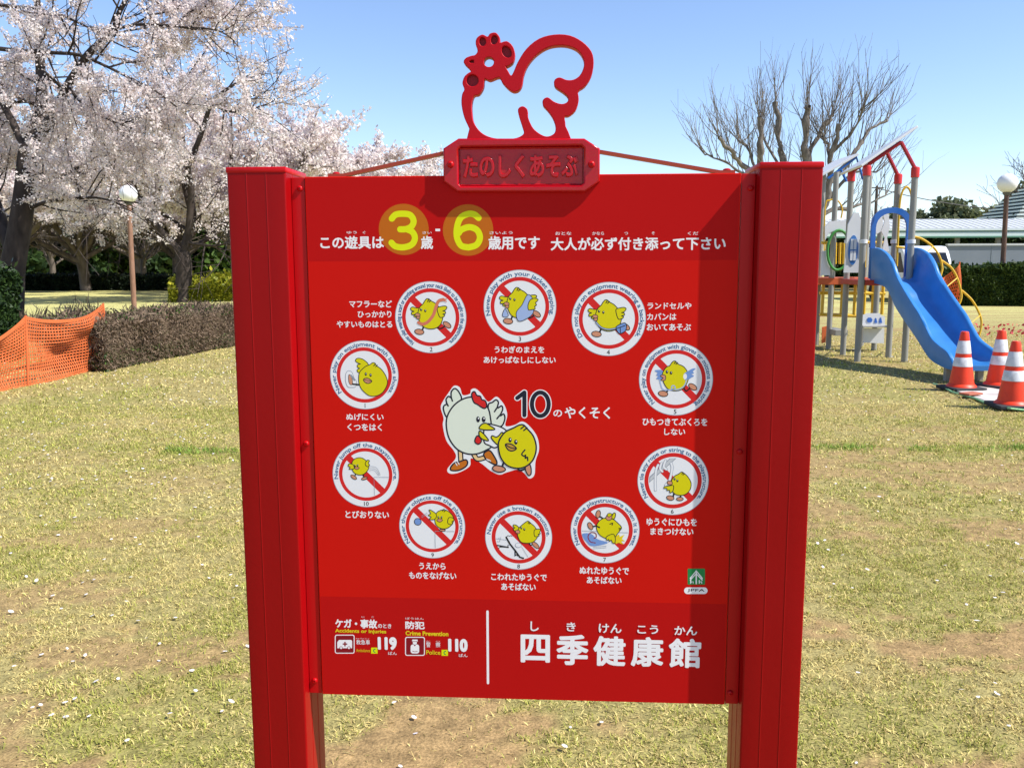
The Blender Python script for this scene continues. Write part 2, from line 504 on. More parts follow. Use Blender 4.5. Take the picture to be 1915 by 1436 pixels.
# ---- captions under the pictograms
caps = {}; CAPN = [1, 1, 2, 2, 2, 3, 3, 4, 4, 4, 5, 5, 6, 6, 7, 7, 8, 8, 9, 9, 10]
for st, z, x0, y0, x1, y1, z2 in (
    ('ぬげにくい', ZC, 790, 297, 1013, 338, None), ('くつをはく', ZC, 797, 358, 1003, 400, None),
    ('マフラーなど', ZA, 808, 900, 1063, 942, None), ('ひっかかり', ZA, 858, 962, 1060, 1002, None), ('やすいものはとる', ZA, 733, 1022, 1065, 1062, None),
    ('うわぎのまえを', ZA, 1675, 1172, 217, 1213, ZB), ('あけっぱなしにしない', ZA, 1610, 1233, 285, 1275, ZB),
    ('ランドセルや', ZB, 832, 912, 1095, 952, None), ('カバンは', ZB, 830, 975, 1005, 1017, None), ('おいてあそぶ', ZB, 828, 1038, 1092, 1080, None),
    ('ひもつきてぶくろを', ZD, 803, 325, 1190, 370, None), ('しない', ZD, 932, 386, 1058, 426, None),
    ('ゆうぐにひもを', ZD, 827, 922, 1128, 967, None), ('まきつけない', ZD, 850, 980, 1107, 1022, None),
    ('ぬれたゆうぐで', ZD, 427, 1212, 722, 1257, None), ('あそばない', ZD, 470, 1270, 678, 1312, None),
    ('こわれたゆうぐで', ZF, 55, 96, 367, 136, None), ('あそばない', ZF, 112, 150, 305, 190, None),
    ('うえから', ZC, 1225, 1187, 1383, 1227, None), ('ものをなげない', ZC, 1165, 1242, 1447, 1285, None),
    ('とびおりない', ZC, 785, 878, 1045, 922, None)):
    key = CAPN.pop(0)
    a = caps.setdefault(key, PArt()); put(a, st, z, x0, y0, x1, y1, bold=.024, z2=z2)
for a in caps.values(): a.build('caption_lettering')

# ---- middle title
a = PArt()
D = loc_fn(ZD)
one = [D(55, 205), D(98, 172), D(98, 308)]
zero = [D(193+50*math.cos(t), 242-70*math.sin(t)) for t in np.linspace(0, 2*math.pi, 49)[:-1]]
for w, c in ((36, 'text'), (25, 'ink')):
    ww = w/3.19*PXM
    a.stroke(one[:2], ww, c); a.stroke(one[1:], ww, c); a.stroke(zero, ww, c, True)
put(a, 'の', ZD, 270, 275, 323, 317, bold=.02); put(a, 'やくそく', ZD, 338, 258, 610, 328, bold=.02)
a.build('title_lettering')

# ---- foot of the panel
a = PArt()
for st, x0, y0, x1, y1, c, bo in (
    ('ケガ・事故', 835, 262, 1125, 325, 'text', .035), ('のとき', 1130, 294, 1222, 324, 'text', .02),
    ('じ', 1018, 243, 1038, 252, 'text', 0), ('こ', 1085, 243, 1103, 252, 'text', 0),
    ('Accidents or Injuries', 835, 331, 1187, 364, 'tyel', .035), ('救急車', 980, 404, 1075, 437, 'text', .01),
    ('きゅうきゅうしゃ', 980, 392, 1070, 400, 'text', 0), ('Ambulance', 980, 466, 1075, 488, 'tyel', 0),
    ('119', 1128, 384, 1260, 474, 'text', .05), ('ばん', 1200, 486, 1260, 507, 'text', .01),
    ('防犯', 1318, 277, 1452, 331, 'text', .035), ('ぼうはん', 1320, 251, 1445, 265, 'text', 0),
    ('Crime Prevention', 1320, 345, 1615, 377, 'tyel', .035), ('警', 1462, 420, 1492, 455, 'text', .005), ('察', 1528, 420, 1560, 455, 'text', .005),
    ('けい', 1462, 410, 1490, 417, 'text', 0), ('さつ', 1528, 410, 1558, 417, 'text', 0),
    ('Police', 1462, 476, 1560, 506, 'tyel', .02), ('110', 1613, 396, 1748, 487, 'text', .05), ('ばん', 1687, 500, 1747, 522, 'text', .01)):
    if st == '防犯': a.build('emergency_lettering'); a = PArt()
    put(a, st, ZE, x0, y0, x1, y1, c, bo)
a.build('emergency_lettering')
for x0, y0 in ((1083, 458), (1568, 473)):
    a = PArt()
    q = [pp(*ph(ZE, x, y)) for x, y in ((x0, y0+41), (x0+44, y0+41), (x0+44, y0), (x0, y0))]
    a.poly(q, 'lime')
    E_ = lambda x, y: pp(*ph(ZE, x, y))
    a.stroke(cat([E_(x0+28, y0+10), E_(x0+19, y0+13), E_(x0+17, y0+21), E_(x0+19, y0+29), E_(x0+28, y0+32)], 4), 7/3.68*PXM, 'green')
    a.build('phone_mark')
a = PArt()
p0 = ph(ZE, 1886, 210); p1 = ph(ZE, 1886, 702)
ulin = pp(p0[0], 1210)[0]
a.stroke([(ulin, pp(*p0)[1]), (ulin, pp(*p1)[1])], 17/3.68*PXM, 'text')
a.build('divider_line')
def rrect(x0, y0, x1, y1, r, f, n=5):
    P = []
    for cx, cy, a0 in ((x1-r, y0+r, -90), (x1-r, y1-r, 0), (x0+r, y1-r, 90), (x0+r, y0+r, 180)):
        for i in range(n+1):
            t = R(a0+90*i/n); P.append(f(cx+r*math.cos(t), cy+r*math.sin(t)))
    return P
E_ = loc_fn(ZE)
icons = []
for x0, y0 in ((833, 369), (1317, 384)):
    a = PArt(); icons.append(a); a.poly(rrect(x0, y0, x0+136, y0+130, 14, E_), 'text'); a.poly(rrect(x0+6, y0+6, x0+130, y0+124, 9, E_), 'maroon')
a = icons[0]
a.poly([E_(*p) for p in ((850, 462), (850, 420), (862, 405), (945, 405), (952, 412), (952, 462))], 'text')
for x in (876, 930):
    a.ell(*E_(x, 460), 12/3.68*PXM, 12/3.68*PXM, 'maroon'); a.ell(*E_(x, 460), 8/3.68*PXM, 8/3.68*PXM, 'text')
a.stroke([E_(903, 418), E_(903, 449)], 10/3.68*PXM, 'maroon', caps=False); a.stroke([E_(887, 433), E_(919, 433)], 10/3.68*PXM, 'maroon', caps=False)
a.build('emergency_icon'); a = icons[1]
a.poly(rrect(1355, 436, 1414, 498, 16, E_), 'text')
a.ell(*E_(1384, 424), 15/3.68*PXM, 14/3.68*PXM, 'text'); a.poly([E_(*p) for p in ((1364, 418), (1367, 402), (1402, 402), (1405, 418))], 'text')
a.stroke([E_(1366, 416), E_(1402, 416)], 4/3.68*PXM, 'maroon'); a.poly([E_(*p) for p in ((1376, 437), (1392, 437), (1384, 450))], 'maroon')
a.stroke([E_(1368, 482), E_(1384, 486), E_(1402, 483)], 4/3.68*PXM, 'maroon')
a.build('emergency_icon')
a = PArt()
for st, x0, y0, x1, y1, bo in (('四', 220, 437, 385, 594, .03), ('季', 420, 437, 600, 608, .03), ('健', 627, 445, 808, 613, .03), ('康', 837, 450, 1020, 616, .03), ('館', 1048, 458, 1230, 623, .03),
        ('し', 275, 363, 322, 417, .02), ('き', 477, 368, 528, 418, .02), ('けん', 657, 376, 785, 428, .02), ('こう', 873, 383, 990, 432, .02), ('かん', 1080, 389, 1208, 439, .02)):
    put(a, st, ZF, x0, y0, x1, y1, 'text', bo)
a.build('place_name_lettering')
# ---- association badge
a = PArt(); F_ = loc_fn(ZF)
a.poly(rrect(1155, 68, 1252, 158, 4, F_), 'green')
sw = 7/2.99*PXM
for dy in (0, 16): a.stroke([F_(1170, 122+dy*.6), F_(1203, 80+dy), F_(1236, 122+dy*.6)], sw, 'text')
a.stroke([F_(1203, 90), F_(1203, 152)], sw*1.1, 'text')
for x in (1172, 1220):
    a.stroke([F_(x, 132), F_(x, 152)], sw*.8, 'text', caps=False); a.stroke([F_(x, 143), F_(x+14, 141), F_(x+14, 152)], sw*.7, 'text', caps=False)
a.poly(rrect(1135, 173, 1266, 210, 18, F_), 'text')
put(a, 'JPFA', ZF, 1153, 181, 1250, 201, 'ink', .03)
a.build('association_badge')

# ---- the ten round pictograms -------------------------------------------------
def zf(z, cx, cy, r):
    """zoom pixel -> disc units"""
    return lambda x, y: ((x-cx)/r, -(y-cy)/r)
class Disc(PArt):
    def __init__(s, px, py, rpx):
        Art.__init__(s, 6); s.c = pp(px, py); s.r = rpx*PXM; s.LW = .022
    def faces(s, V, F, col):
        Art.faces(s, [(s.c[0]+x*s.r, s.c[1]+z*s.r) for x, z in V], F, col)
def clipseg(f, n): return n
def base(d, n, st, a0, a1, slash=True, rin=.70, rout=.805, size=.165):
    d.ell(0, 0, 1.0, 1.0, 'line', n=80); d.ell(0, 0, .985, .985, 'white', n=80)
    if slash:
        w = .19/2; c = rin+.03
        d.poly([(-c*.7071-w*.7071, c*.7071-w*.7071), (-c*.7071+w*.7071, c*.7071+w*.7071), (c*.7071+w*.7071, -c*.7071+w*.7071), (c*.7071-w*.7071, -c*.7071-w*.7071)], 'red')
    d.ring(0, 0, rin, rout, 'red')
    d.arc(st, 0, 0, .838, a0, a1, size, 'blue', .024)
    V, F = glyph(n, .0); xs = [v[0] for v in V]; w = max(xs)-min(xs)
    k = .125/.68
    d.text(n, -w*k/2, w*k/2, -.955, -.83, 'black', .008)
def eyes(d, f, pts, rx=.03, rz=.04):
    for x, y in pts:
        u, v = f(x, y); d.ell(u, v, rx, rz, 'black', n=16); d.ell(u+.008, v+.014, rx*.35, rz*.33, 'white', n=10)
def tuft(d, f, segs):
    for sgm in segs: d.stroke([f(*p) for p in sgm], d.LW*1.2, 'black')
def runner(d, f, back_foot=True, bodycol='yellow'):
    """the running chick; drawn in the pixels of pictogram 2"""
    L = d.LW
    d.stroke(cat([f(1425, 770), f(1455, 782), f(1495, 765), f(1520, 735)], 4), L*1.7, 'black')
    d.oell(*f(1543, 733), .125, .068, 'foot', L, rot=-.62)
    d.stroke([f(1240, 765), f(1222, 815)], L*2, 'black')
    d.oell(*f(1187, 823), .13, .075, 'foot', L, rot=-.12)
    d.shape([f(*p) for p in ((1190, 530), (1150, 520), (1105, 510), (1080, 530), (1095, 555), (1125, 565), (1095, 575), (1095, 605), (1130, 605), (1120, 625), (1150, 635), (1190, 600))], 'yellow', L)
    d.shape([f(*p) for p in ((1175, 640), (1175, 575), (1200, 510), (1240, 470), (1265, 430), (1290, 405), (1320, 410), (1340, 430), (1400, 465), (1455, 530), (1490, 620), (1465, 720), (1400, 775), (1310, 785), (1225, 745))], bodycol, L)
    d.shape([f(*p) for p in ((1420, 530), (1460, 505), (1520, 497), (1545, 515), (1520, 550), (1490, 560), (1520, 565), (1525, 590), (1490, 600), (1515, 610), (1500, 632), (1450, 635))], 'yellow', L)
    eyes(d, f, ((1215, 543), (1268, 557)))
    d.shape([f(*p) for p in ((1135, 605), (1160, 585), (1195, 595), (1200, 620), (1165, 628))], 'foot', L*.8)
    d.shape([f(*p) for p in ((1150, 635), (1195, 628), (1195, 655), (1165, 660))], 'foot', L*.8)
    tuft(d, f, (((1300, 440), (1315, 415)), ((1320, 445), (1340, 425))))
PC = {1: (681.2, 701.4, 65), 2: (805.4, 593.6, 66.5), 3: (972.2, 573.2, 67), 4: (1138.4, 596.9, 67.8), 5: (1264, 709.3, 67.5),
      6: (1258.6, 898.7, 66), 7: (1131.4, 991.1, 65), 8: (969.8, 1004.5, 64), 9: (808.2, 983.9, 63.6), 10: (683.8, 887.1, 64)}
def rf(): return zf(None, 1335, 640, 455)
# 1 loose shoes
d = Disc(*PC[1]); base(d, '1', 'Never play on equipment with loose shoes.', 217, -38, False); L = d.LW
f = zf(None, 682, 690, 622)
d.shape([f(*p) for p in ((760, 500), (700, 430), (640, 395), (560, 390), (530, 435), (580, 475), (620, 490), (570, 500), (560, 545), (600, 570), (560, 590), (560, 630), (620, 650), (700, 600))], 'yellow', L)
d.shape([f(*p) for p in ((380, 620), (345, 680), (340, 800), (375, 900), (440, 912), (520, 900), (535, 800), (500, 750), (460, 640), (420, 615))], 'white', L*.7, 'line')
d.shape([f(*p) for p in ((400, 690), (395, 800), (420, 860), (460, 860), (465, 790), (440, 700))], 'foot', L*.7)
d.stroke([f(445, 700), f(500, 780)], L*2.5, 'line'); d.stroke([f(470, 855), f(585, 865)], L*2.2, 'black')
d.shape([f(*p) for p in ((580, 760), (600, 640), (700, 540), (790, 500), (840, 465), (885, 475), (910, 520), (1000, 590), (1080, 720), (1095, 850), (1010, 1000), (890, 1065), (760, 1060), (640, 960), (590, 860))], 'yellow', L)
eyes(d, f, ((710, 670), (797, 690)), .033, .05)
d.shape([f(*p) for p in ((668, 765), (740, 745), (818, 800), (750, 840), (690, 815))], 'foot', L); d.stroke([f(675, 768), f(745, 790), f(815, 800)], L*.7, 'black')
tuft(d, f, (((860, 520), (885, 490)), ((895, 535), (925, 510))))
d.build('pictogram', 'round pictogram of a chick with a loose shoe')
# 2 scarf
d = Disc(*PC[2]); base(d, '2', 'Never play wearing a scarf or anything around your neck likely to be caught on the playstructure.', 236, -54); f = rf(); runner(d, f)
d.stroke(cat([f(1180, 705), f(1230, 725), f(1300, 695), (f(1370, 610)), f(1405, 510), f(1440, 435), f(1500, 415)], 5), .085, 'salmon')
for y in (405, 425, 445): d.stroke([f(1495, 425), f(1540, y)], .02, 'salmon')
d.build('pictogram', 'round pictogram of a chick running in a scarf')
# 3 jacket
d = Disc(*PC[3]); base(d, '3', 'Never play with your jacket flapping.', 197, -17); f = zf(None, 478, 455, 388); g = rf()
L = d.LW
d.shape([f(*p) for p in ((320, 480), (290, 550), (320, 570), (355, 550))], 'pale', L*.8)
runner(d, g)
d.shape([f(*p) for p in ((555, 335), (600, 350), (625, 420), (620, 520), (560, 580), (465, 610), (440, 520), (500, 440))], 'pale', L*.8)
d.shape([f(*p) for p in ((565, 440), (590, 385), (640, 368), (672, 385), (645, 415), (655, 440), (635, 455), (640, 480), (600, 490), (570, 490))], 'yellow', L)
d.build('pictogram', 'round pictogram of a chick in a flapping blue jacket')
# 4 bag
d = Disc(*PC[4]); base(d, '4', 'Do not play on equipment wearing a backpack.', 214, -34); runner(d, rf()); f = zf(None, 1438, 592, 393); L = d.LW
for w, c in ((.05, 'black'), (.026, 'pale')): d.stroke(cat([f(1305, 625), f(1360, 680), f(1440, 700), f(1530, 685)], 5), w, c)
d.shape([f(*p) for p in ((1520, 670), (1600, 632), (1625, 660), (1615, 715), (1560, 745), (1530, 720))], 'sky', L)
d.stroke([f(1525, 690), f(1610, 660)], L, 'black'); d.stroke([f(1560, 680), f(1562, 735)], L, 'black')
d.build('pictogram', 'round pictogram of a chick with a blue bag')
# 5 mittens
d = Disc(*PC[5]); base(d, '5', 'Never play on equipment with gloves or mittens with string', 229, -53); f = zf(None, 715, 712, 650); L = d.LW
d.stroke(cat([f(860, 870), f(900, 920), f(960, 870)], 4), L*1.7, 'black'); d.oell(*f(1013, 845), .125, .07, 'foot', L, rot=-.6)
d.stroke([f(590, 880), f(560, 940)], L*2, 'black'); d.oell(*f(495, 970), .13, .075, 'foot', L, rot=-.15)
d.shape([f(*p) for p in ((480, 560), (400, 545), (340, 560), (390, 600), (365, 640), (400, 660), (370, 700), (420, 715), (490, 690))], 'sky', 0)
d.shape([f(*p) for p in ((485, 700), (480, 600), (540, 500), (600, 470), (650, 400), (700, 388), (740, 435), (850, 490), (920, 600), (930, 720), (860, 860), (740, 915), (590, 890), (510, 790))], 'yellow', L)
d.shape([f(*p) for p in ((850, 620), (930, 560), (1000, 520), (1055, 520), (1010, 570), (1030, 600), (985, 620), (1030, 650), (985, 680), (940, 710), (870, 720))], 'sky', 0)
d.ell(*f(875, 660), .05, .08, 'white')
d.stroke(cat([f(430, 720), f(450, 800), f(490, 890), f(600, 900), f(700, 880), f(690, 830), f(650, 830), f(650, 880), f(760, 890), f(860, 830), f(900, 730)], 5), .03, 'pale')
eyes(d, f, ((555, 578), (627, 597)), .035, .047)
d.shape([f(*p) for p in ((440, 655), (480, 630), (530, 650), (530, 720), (490, 735), (450, 720), (490, 690))], 'foot', L*.8)
tuft(d, f, (((680, 430), (700, 405)), ((710, 440), (740, 415))))
d.build('pictogram', 'round pictogram of a chick in blue mittens on a string')
# 6 rope
d = Disc(*PC[6]); base(d, '6', 'Never tie any rope or string to the playstructure.', 215, -37, rin=.69); f = zf(None, 710, 708, 635); L = d.LW
d.poly([f(*p) for p in ((290, 640), (640, 300), (760, 298), (290, 745))], 'line'); d.poly([f(*p) for p in ((300, 655), (655, 303), (735, 306), (296, 725))], 'grey')
def rope(P, w=.075):
    Q = cat([f(*p) for p in P], 5); d.stroke(Q, w, 'line'); d.stroke(Q, w-.022, 'white')
rope(((400, 885), (395, 700), (405, 520), (440, 420))); rope(((515, 540), (475, 480), (500, 390))); rope(((590, 500), (540, 450), (570, 340)))
rope(((670, 385), (690, 480), (650, 690), (580, 790)))
d.stroke([f(730, 950), f(720, 1000)], L*2, 'black'); d.stroke([f(855, 970), f(850, 1010)], L*2, 'black')
d.oell(*f(668, 1025), .105, .065, 'foot', L, rot=-.2); d.oell(*f(840, 1042), .095, .05, 'foot', L)
d.shape([f(*p) for p in ((690, 690), (740, 620), (810, 580), (860, 545), (905, 570), (970, 630), (1030, 740), (1020, 860), (950, 945), (850, 975), (750, 950), (690, 870), (680, 770))], 'yellow', L)
d.shape([f(*p) for p in ((720, 800), (650, 800), (560, 820), (555, 850), (600, 850), (610, 890), (650, 880), (660, 930), (710, 900))], 'yellow', L)
eyes(d, f, ((737, 675), (788, 705)))
d.shape([f(*p) for p in ((620, 715), (680, 715), (700, 760), (660, 785), (610, 760))], 'foot', L*.8)
tuft(d, f, (((865, 580), (885, 555)), ((885, 595), (910, 575))))
d.build('pictogram', 'round pictogram of a chick tying a rope to a bar')
# 7 wet
d = Disc(*PC[7]); base(d, '7', 'Never use the playstructure when it is wet.', 211, -33, rin=.69); f = zf(None, 732, 730, 625); L = d.LW
d.stroke([f(318, 750), f(590, 755)], L*.6, 'line'); d.stroke([f(985, 768), f(1150, 770)], L*.6, 'line')
d.poly(cat([f(*p) for p in ((325, 800), (480, 800), (600, 900), (790, 960), (640, 1015), (480, 1030), (400, 960), (340, 880))], 4, True), 'sky')
for y in (1050, 1080): d.stroke([f(520, y), f(760, y-25)], L*.5, 'line')
d.stroke(cat([f(560, 970), f(470, 950), f(425, 860), (f(470, 780)), f(560, 790), f(575, 860), f(535, 885)], 5), L*1.2, 'maroon')
d.poly([f(*p) for p in ((920, 850), (990, 795), (1000, 850), (1085, 805), (1040, 890), (1100, 930), (1030, 930), (1060, 990), (980, 960), (930, 985), (915, 920))], 'tyel')
d.stroke([f(690, 510), f(650, 480), f(620, 480)], L*2, 'black'); d.oell(*f(605, 430), .065, .115, 'foot', L, rot=-.15)
d.shape([f(*p) for p in ((580, 640), (640, 545), (740, 500), (870, 520), (960, 590), (1030, 670), (1010, 720), (960, 790), (900, 870), (780, 890), (650, 830), (590, 740))], 'yellow', L)
d.stroke([f(630, 680), f(570, 650), f(510, 665)], L*2, 'black'); d.oell(*f(465, 655), .065, .115, 'foot', L, rot=.45)
d.shape([f(*p) for p in ((850, 490), (880, 410), (915, 410), (915, 470), (890, 520))], 'yellow', L)
d.shape([f(*p) for p in ((745, 510), (770, 440), (820, 410), (850, 440), (850, 510), (800, 545))], 'foot', L*.8)
d.shape([f(*p) for p in ((770, 450), (790, 415), (850, 420), (845, 450), (800, 480))], 'yellow', L*.8)
d.shape([f(*p) for p in ((760, 850), (770, 920), (800, 900), (815, 940), (845, 910), (870, 960), (910, 970), (920, 880), (880, 800))], 'yellow', L)
d.stroke([f(820, 610), f(865, 595)], L*1.2, 'black'); d.stroke([f(860, 630), f(870, 595)], L*1.2, 'black')
tuft(d, f, (((985, 690), (1025, 690)), ((990, 715), (1015, 715))))
d.build('pictogram', 'round pictogram of a chick slipping on wet ground')
# 8 broken
d = Disc(*PC[8]); base(d, '8', 'Never use a broken structure.', 175, 2, rin=.69); f = zf(None, 765, 715, 612); L = d.LW
d.stroke([f(350, 745), f(560, 770)], L*.5, 'line'); d.stroke([f(375, 870), f(575, 905)], L*1.8, 'black'); d.stroke([f(400, 925), f(430, 900), f(580, 905)], L, 'black')
d.stroke([f(575, 905), f(570, 860), f(605, 860), f(600, 800), f(560, 770)], L, 'black')
d.stroke([f(370, 800), f(420, 800), f(440, 715), f(380, 750)], L*.6, 'line')
d.stroke([f(540, 715), f(600, 830), f(700, 960), f(790, 1090), f(850, 1105)], L*2.2, 'black'); d.stroke([f(545, 710), f(570, 680), f(600, 695), f(620, 680), f(650, 690)], L*.8, 'black')
d.stroke([f(700, 960), f(700, 1070), f(725, 1040), f(745, 1060)], L*1.5, 'black')
d.oell(*f(760, 860), .09, .07, 'white', L*.6, line='line'); d.stroke([f(820, 890), f(935, 1080)], L*.5, 'line')
d.stroke([f(960, 830), f(990, 860), f(1030, 830)], L*1.7, 'black'); d.oell(*f(1075, 855), .13, .06, 'foot', L, rot=-.75)
d.shape([f(*p) for p in ((770, 530), (720, 485), (670, 480), (675, 520), (700, 535), (670, 550), (690, 590), (730, 600), (770, 590))], 'yellow', L)
d.shape([f(*p) for p in ((745, 660), (760, 560), (830, 480), (890, 430), (940, 405), (980, 440), (1060, 510), (1110, 610), (1100, 720), (1020, 800), (900, 820), (800, 790))], 'yellow', L)
d.shape([f(*p) for p in ((1050, 580), (1100, 555), (1165, 560), (1150, 610), (1160, 640), (1120, 650), (1140, 680), (1060, 690))], 'yellow', L)
eyes(d, f, ((815, 537), (870, 562)))
d.shape([f(*p) for p in ((710, 590), (750, 575), (790, 600), (775, 640), (720, 630))], 'foot', L*.8)
tuft(d, f, (((940, 440), (960, 420)), ((955, 455), (985, 440))))
d.build('pictogram', 'round pictogram of a chick leaping over a broken beam')
def chickb(d, f, cx, cy, r):
    L = d.LW
    d.shape([f(cx+r*math.cos(t)*(1+.06*math.cos(3*t)), cy-r*1.02*math.sin(t)) for t in np.linspace(0, 2*math.pi, 15)[:-1]], 'yellow', L)
# 9 throw
d = Disc(*PC[9]); base(d, '9', 'Never throw objects off the playstructure.', 217, -39); f = zf(None, 1303, 970, 203); L = d.LW
d.ell(*f(1215, 942), .115, .115, 'black'); d.ell(*f(1215, 942), .095, .095, 'sky')
for k in (0, 10): d.stroke([f(1240, 905+k), f(1275, 885+k)], L*.5, 'line')
d.stroke([f(1320, 1105), f(1320, 1000), f(1438, 1000)], L*.6, 'line')
d.stroke([f(1358, 975), f(1356, 990)], L*2, 'black'); d.stroke([f(1380, 975), f(1380, 990)], L*2, 'black'); d.oell(*f(1365, 993), .09, .03, 'foot', L)
chickb(d, f, 1375, 925, 58)
d.shape([f(*p) for p in ((1330, 895), (1300, 870), (1285, 868), (1295, 890), (1280, 900), (1298, 912), (1285, 925), (1320, 925))], 'yellow', L)
d.shape([f(*p) for p in ((1405, 915), (1430, 915), (1438, 930), (1425, 938), (1428, 955), (1400, 950))], 'yellow', L)
eyes(d, f, ((1342, 912), (1362, 912)), .028, .036)
d.shape([f(*p) for p in ((1332, 930), (1350, 920), (1368, 930), (1350, 942))], 'foot', L*.8); tuft(d, f, (((1368, 872), (1378, 860)), ((1378, 876), (1390, 866))))
d.build('pictogram', 'round pictogram of a chick throwing a blue ball')
# 10 jump
d = Disc(*PC[10]); base(d, '10', 'Never jump off the playstructure.', 190, -12); f = zf(None, 906, 661, 205); L = d.LW
d.stroke([f(957, 790), f(957, 677), f(1050, 677)], L*.6, 'line')
for k in (0, 14, 28): d.stroke(cat([f(928+k*.3, 637-k), f(960+k*.5, 635-k*.6), f(985+k*.4, 668-k*.2)], 4), L*.45, 'line')
d.stroke([f(850, 650), f(838, 672)], L*1.6, 'black'); d.stroke([f(890, 655), f(895, 680)], L*1.6, 'black')
d.oell(*f(832, 678), .1, .05, 'foot', L, rot=-.6); d.oell(*f(898, 685), .09, .04, 'foot', L, rot=.3)
chickb(d, f, 872, 610, 53)
d.shape([f(*p) for p in ((830, 600), (805, 595), (800, 610), (812, 616), (805, 628), (835, 625))], 'yellow', L)
d.shape([f(*p) for p in ((905, 595), (918, 572), (932, 575), (925, 590), (932, 602), (918, 612))], 'yellow', L)
eyes(d, f, ((842, 606), (858, 604)), .025, .033)
d.shape([f(*p) for p in ((838, 618), (853, 612), (868, 620), (852, 630))], 'foot', L*.8)
d.build('pictogram', 'round pictogram of a chick jumping off a ledge')

# ---- hen and chick in the middle
H0 = (815, 710, 7.56)
a = PArt(); h = loc_fn(H0); u = PXM/7.56; LW = 22*u
body = [(150, 660), (165, 510), (250, 370), (370, 280), (500, 245), (620, 270), (720, 370), (770, 520), (765, 640), (830, 760), (800, 900), (700, 1000), (560, 1050), (420, 1040), (290, 970), (190, 830)]
wl = [(360, 290), (330, 180), (270, 125), (220, 170), (215, 250), (180, 235), (145, 280), (155, 340), (115, 370), (110, 430), (160, 530), (250, 450)]
wr = [(740, 370), (800, 320), (850, 285), (885, 320), (870, 400), (930, 370), (945, 420), (910, 510), (960, 485), (975, 560), (920, 660), (780, 640)]
arm = [(700, 640), (830, 640), (960, 690), (1010, 760), (920, 900), (840, 960), (760, 930), (680, 870)]
chick = [(885, 950), (900, 850), (980, 740), (1100, 680), (1180, 640), (1240, 640), (1290, 690), (1380, 800), (1420, 960), (1380, 1120), (1280, 1220), (1150, 1250), (1010, 1210), (920, 1100)]
comb = [(510, 240), (515, 185), (550, 170), (580, 220), (630, 235), (650, 280), (700, 300), (720, 370), (690, 405), (640, 385), (590, 350), (540, 320)]
shoe1 = [(330, 1160), (420, 1130), (450, 1170), (420, 1230), (320, 1280), (220, 1280), (210, 1240), (260, 1180)]
shoe2 = [(680, 1040), (760, 1000), (830, 1090), (865, 1170), (840, 1200), (760, 1160), (700, 1110)]
footl = [(805, 1240), (850, 1210), (960, 1235), (980, 1280), (900, 1305), (820, 1280)]
footr = [(1270, 1200), (1310, 1170), (1345, 1240), (1345, 1330), (1310, 1350), (1270, 1280)]
halo = [(70, 390), (110, 290), (190, 170), (260, 85), (340, 110), (380, 215), (480, 200), (500, 140), (560, 125), (640, 190), (740, 310), (850, 240), (920, 290), (980, 380), (1010, 500), (985, 650), (1110, 640), (1220, 590), (1320, 650), (1430, 800), (1460, 980), (1410, 1150), (1395, 1340), (1320, 1395), (1240, 1310), (1150, 1270), (1000, 1310), (900, 1340), (780, 1290), (640, 1180), (500, 1110), (480, 1220), (330, 1310), (200, 1325), (165, 1260), (280, 1110), (260, 1010), (150, 860), (100, 650), (110, 540)]
a.poly([tuple(p) for p in cat([h(*p) for p in halo], 6, True)], 'white')
S = lambda pts, col, w=LW: a.shape([h(*p) for p in pts], col, w, 'ink')
for q in ([(345, 990), (355, 1150)], [(540, 1060), (590, 1120), (690, 1100)]):
    Q = cat([h(*p) for p in q], 5) if len(q) > 2 else [h(*p) for p in q]
    a.stroke(Q, 80*u, 'ink'); a.stroke(Q, 42*u, 'tan')
S(shoe1, 'brown'); S(shoe2, 'brown'); S(wl, 'cream'); S(wr, 'cream'); S(body[:8] + body[10:], 'cream')
for q in (((235, 300), (215, 240)), ((175, 370), (150, 320)), ((830, 450), (870, 390)), ((865, 550), (915, 490))): a.stroke([h(*p) for p in q], LW, 'ink')
S(arm, 'white', LW*.9); S(comb, 'red', LW*.9)
for q in (((280, 1175), (300, 1210)), ((310, 1160), (330, 1195)), ((720, 1120), (745, 1140)), ((750, 1130), (775, 1150))): a.stroke([h(*p) for p in q], 12*u, 'white')
for x in (598, 677): a.ell(*h(x, 560), 27*u, 42*u, 'ink'); a.ell(*h(x+6, 545), 10*u, 13*u, 'white')
S([(615, 690), (650, 630), (710, 615), (770, 650), (835, 700), (720, 710)], 'yellow', LW*.8)
S([(615, 725), (650, 740), (700, 790), (745, 860), (660, 840), (615, 790)], 'yellow', LW*.8)
S([(590, 790), (635, 830), (640, 880), (600, 910), (555, 880), (560, 830)], 'red', LW*.8)
S([(950, 760), (930, 745), (890, 790), (850, 810), (800, 790), (785, 820), (830, 880), (890, 920), (960, 850)], 'yellow', LW*.8)
a.stroke([h(955, 1180), h(940, 1230)], LW*1.2, 'ink'); a.stroke(cat([h(1150, 1245), h(1190, 1280), h(1260, 1260)], 4), LW*1.2, 'ink')
S(footl, 'foot', LW*.8); S(footr, 'foot', LW*.8); S(chick, 'yellow')
for x, y in ((1050, 850), (1132, 880)): a.ell(*h(x, y), 24*u, 36*u, 'ink'); a.ell(*h(x+7, y-10), 9*u, 12*u, 'white')
S([(985, 910), (1070, 910), (1140, 970), (1080, 1005), (1020, 985)], 'beakr', LW*.8); a.stroke(cat([h(995, 920), h(1060, 960), h(1140, 970)], 4), LW*.7, 'ink')
a.stroke(cat([h(1260, 990), h(1215, 1050), h(1250, 1080), h(1270, 1060), h(1265, 1110), h(1295, 1090), h(1300, 1140)], 4), LW*.9, 'ink')
a.stroke([h(1205, 690), h(1250, 655)], LW*.9, 'ink'); a.stroke([h(1245, 715), h(1290, 680)], LW*.9, 'ink')
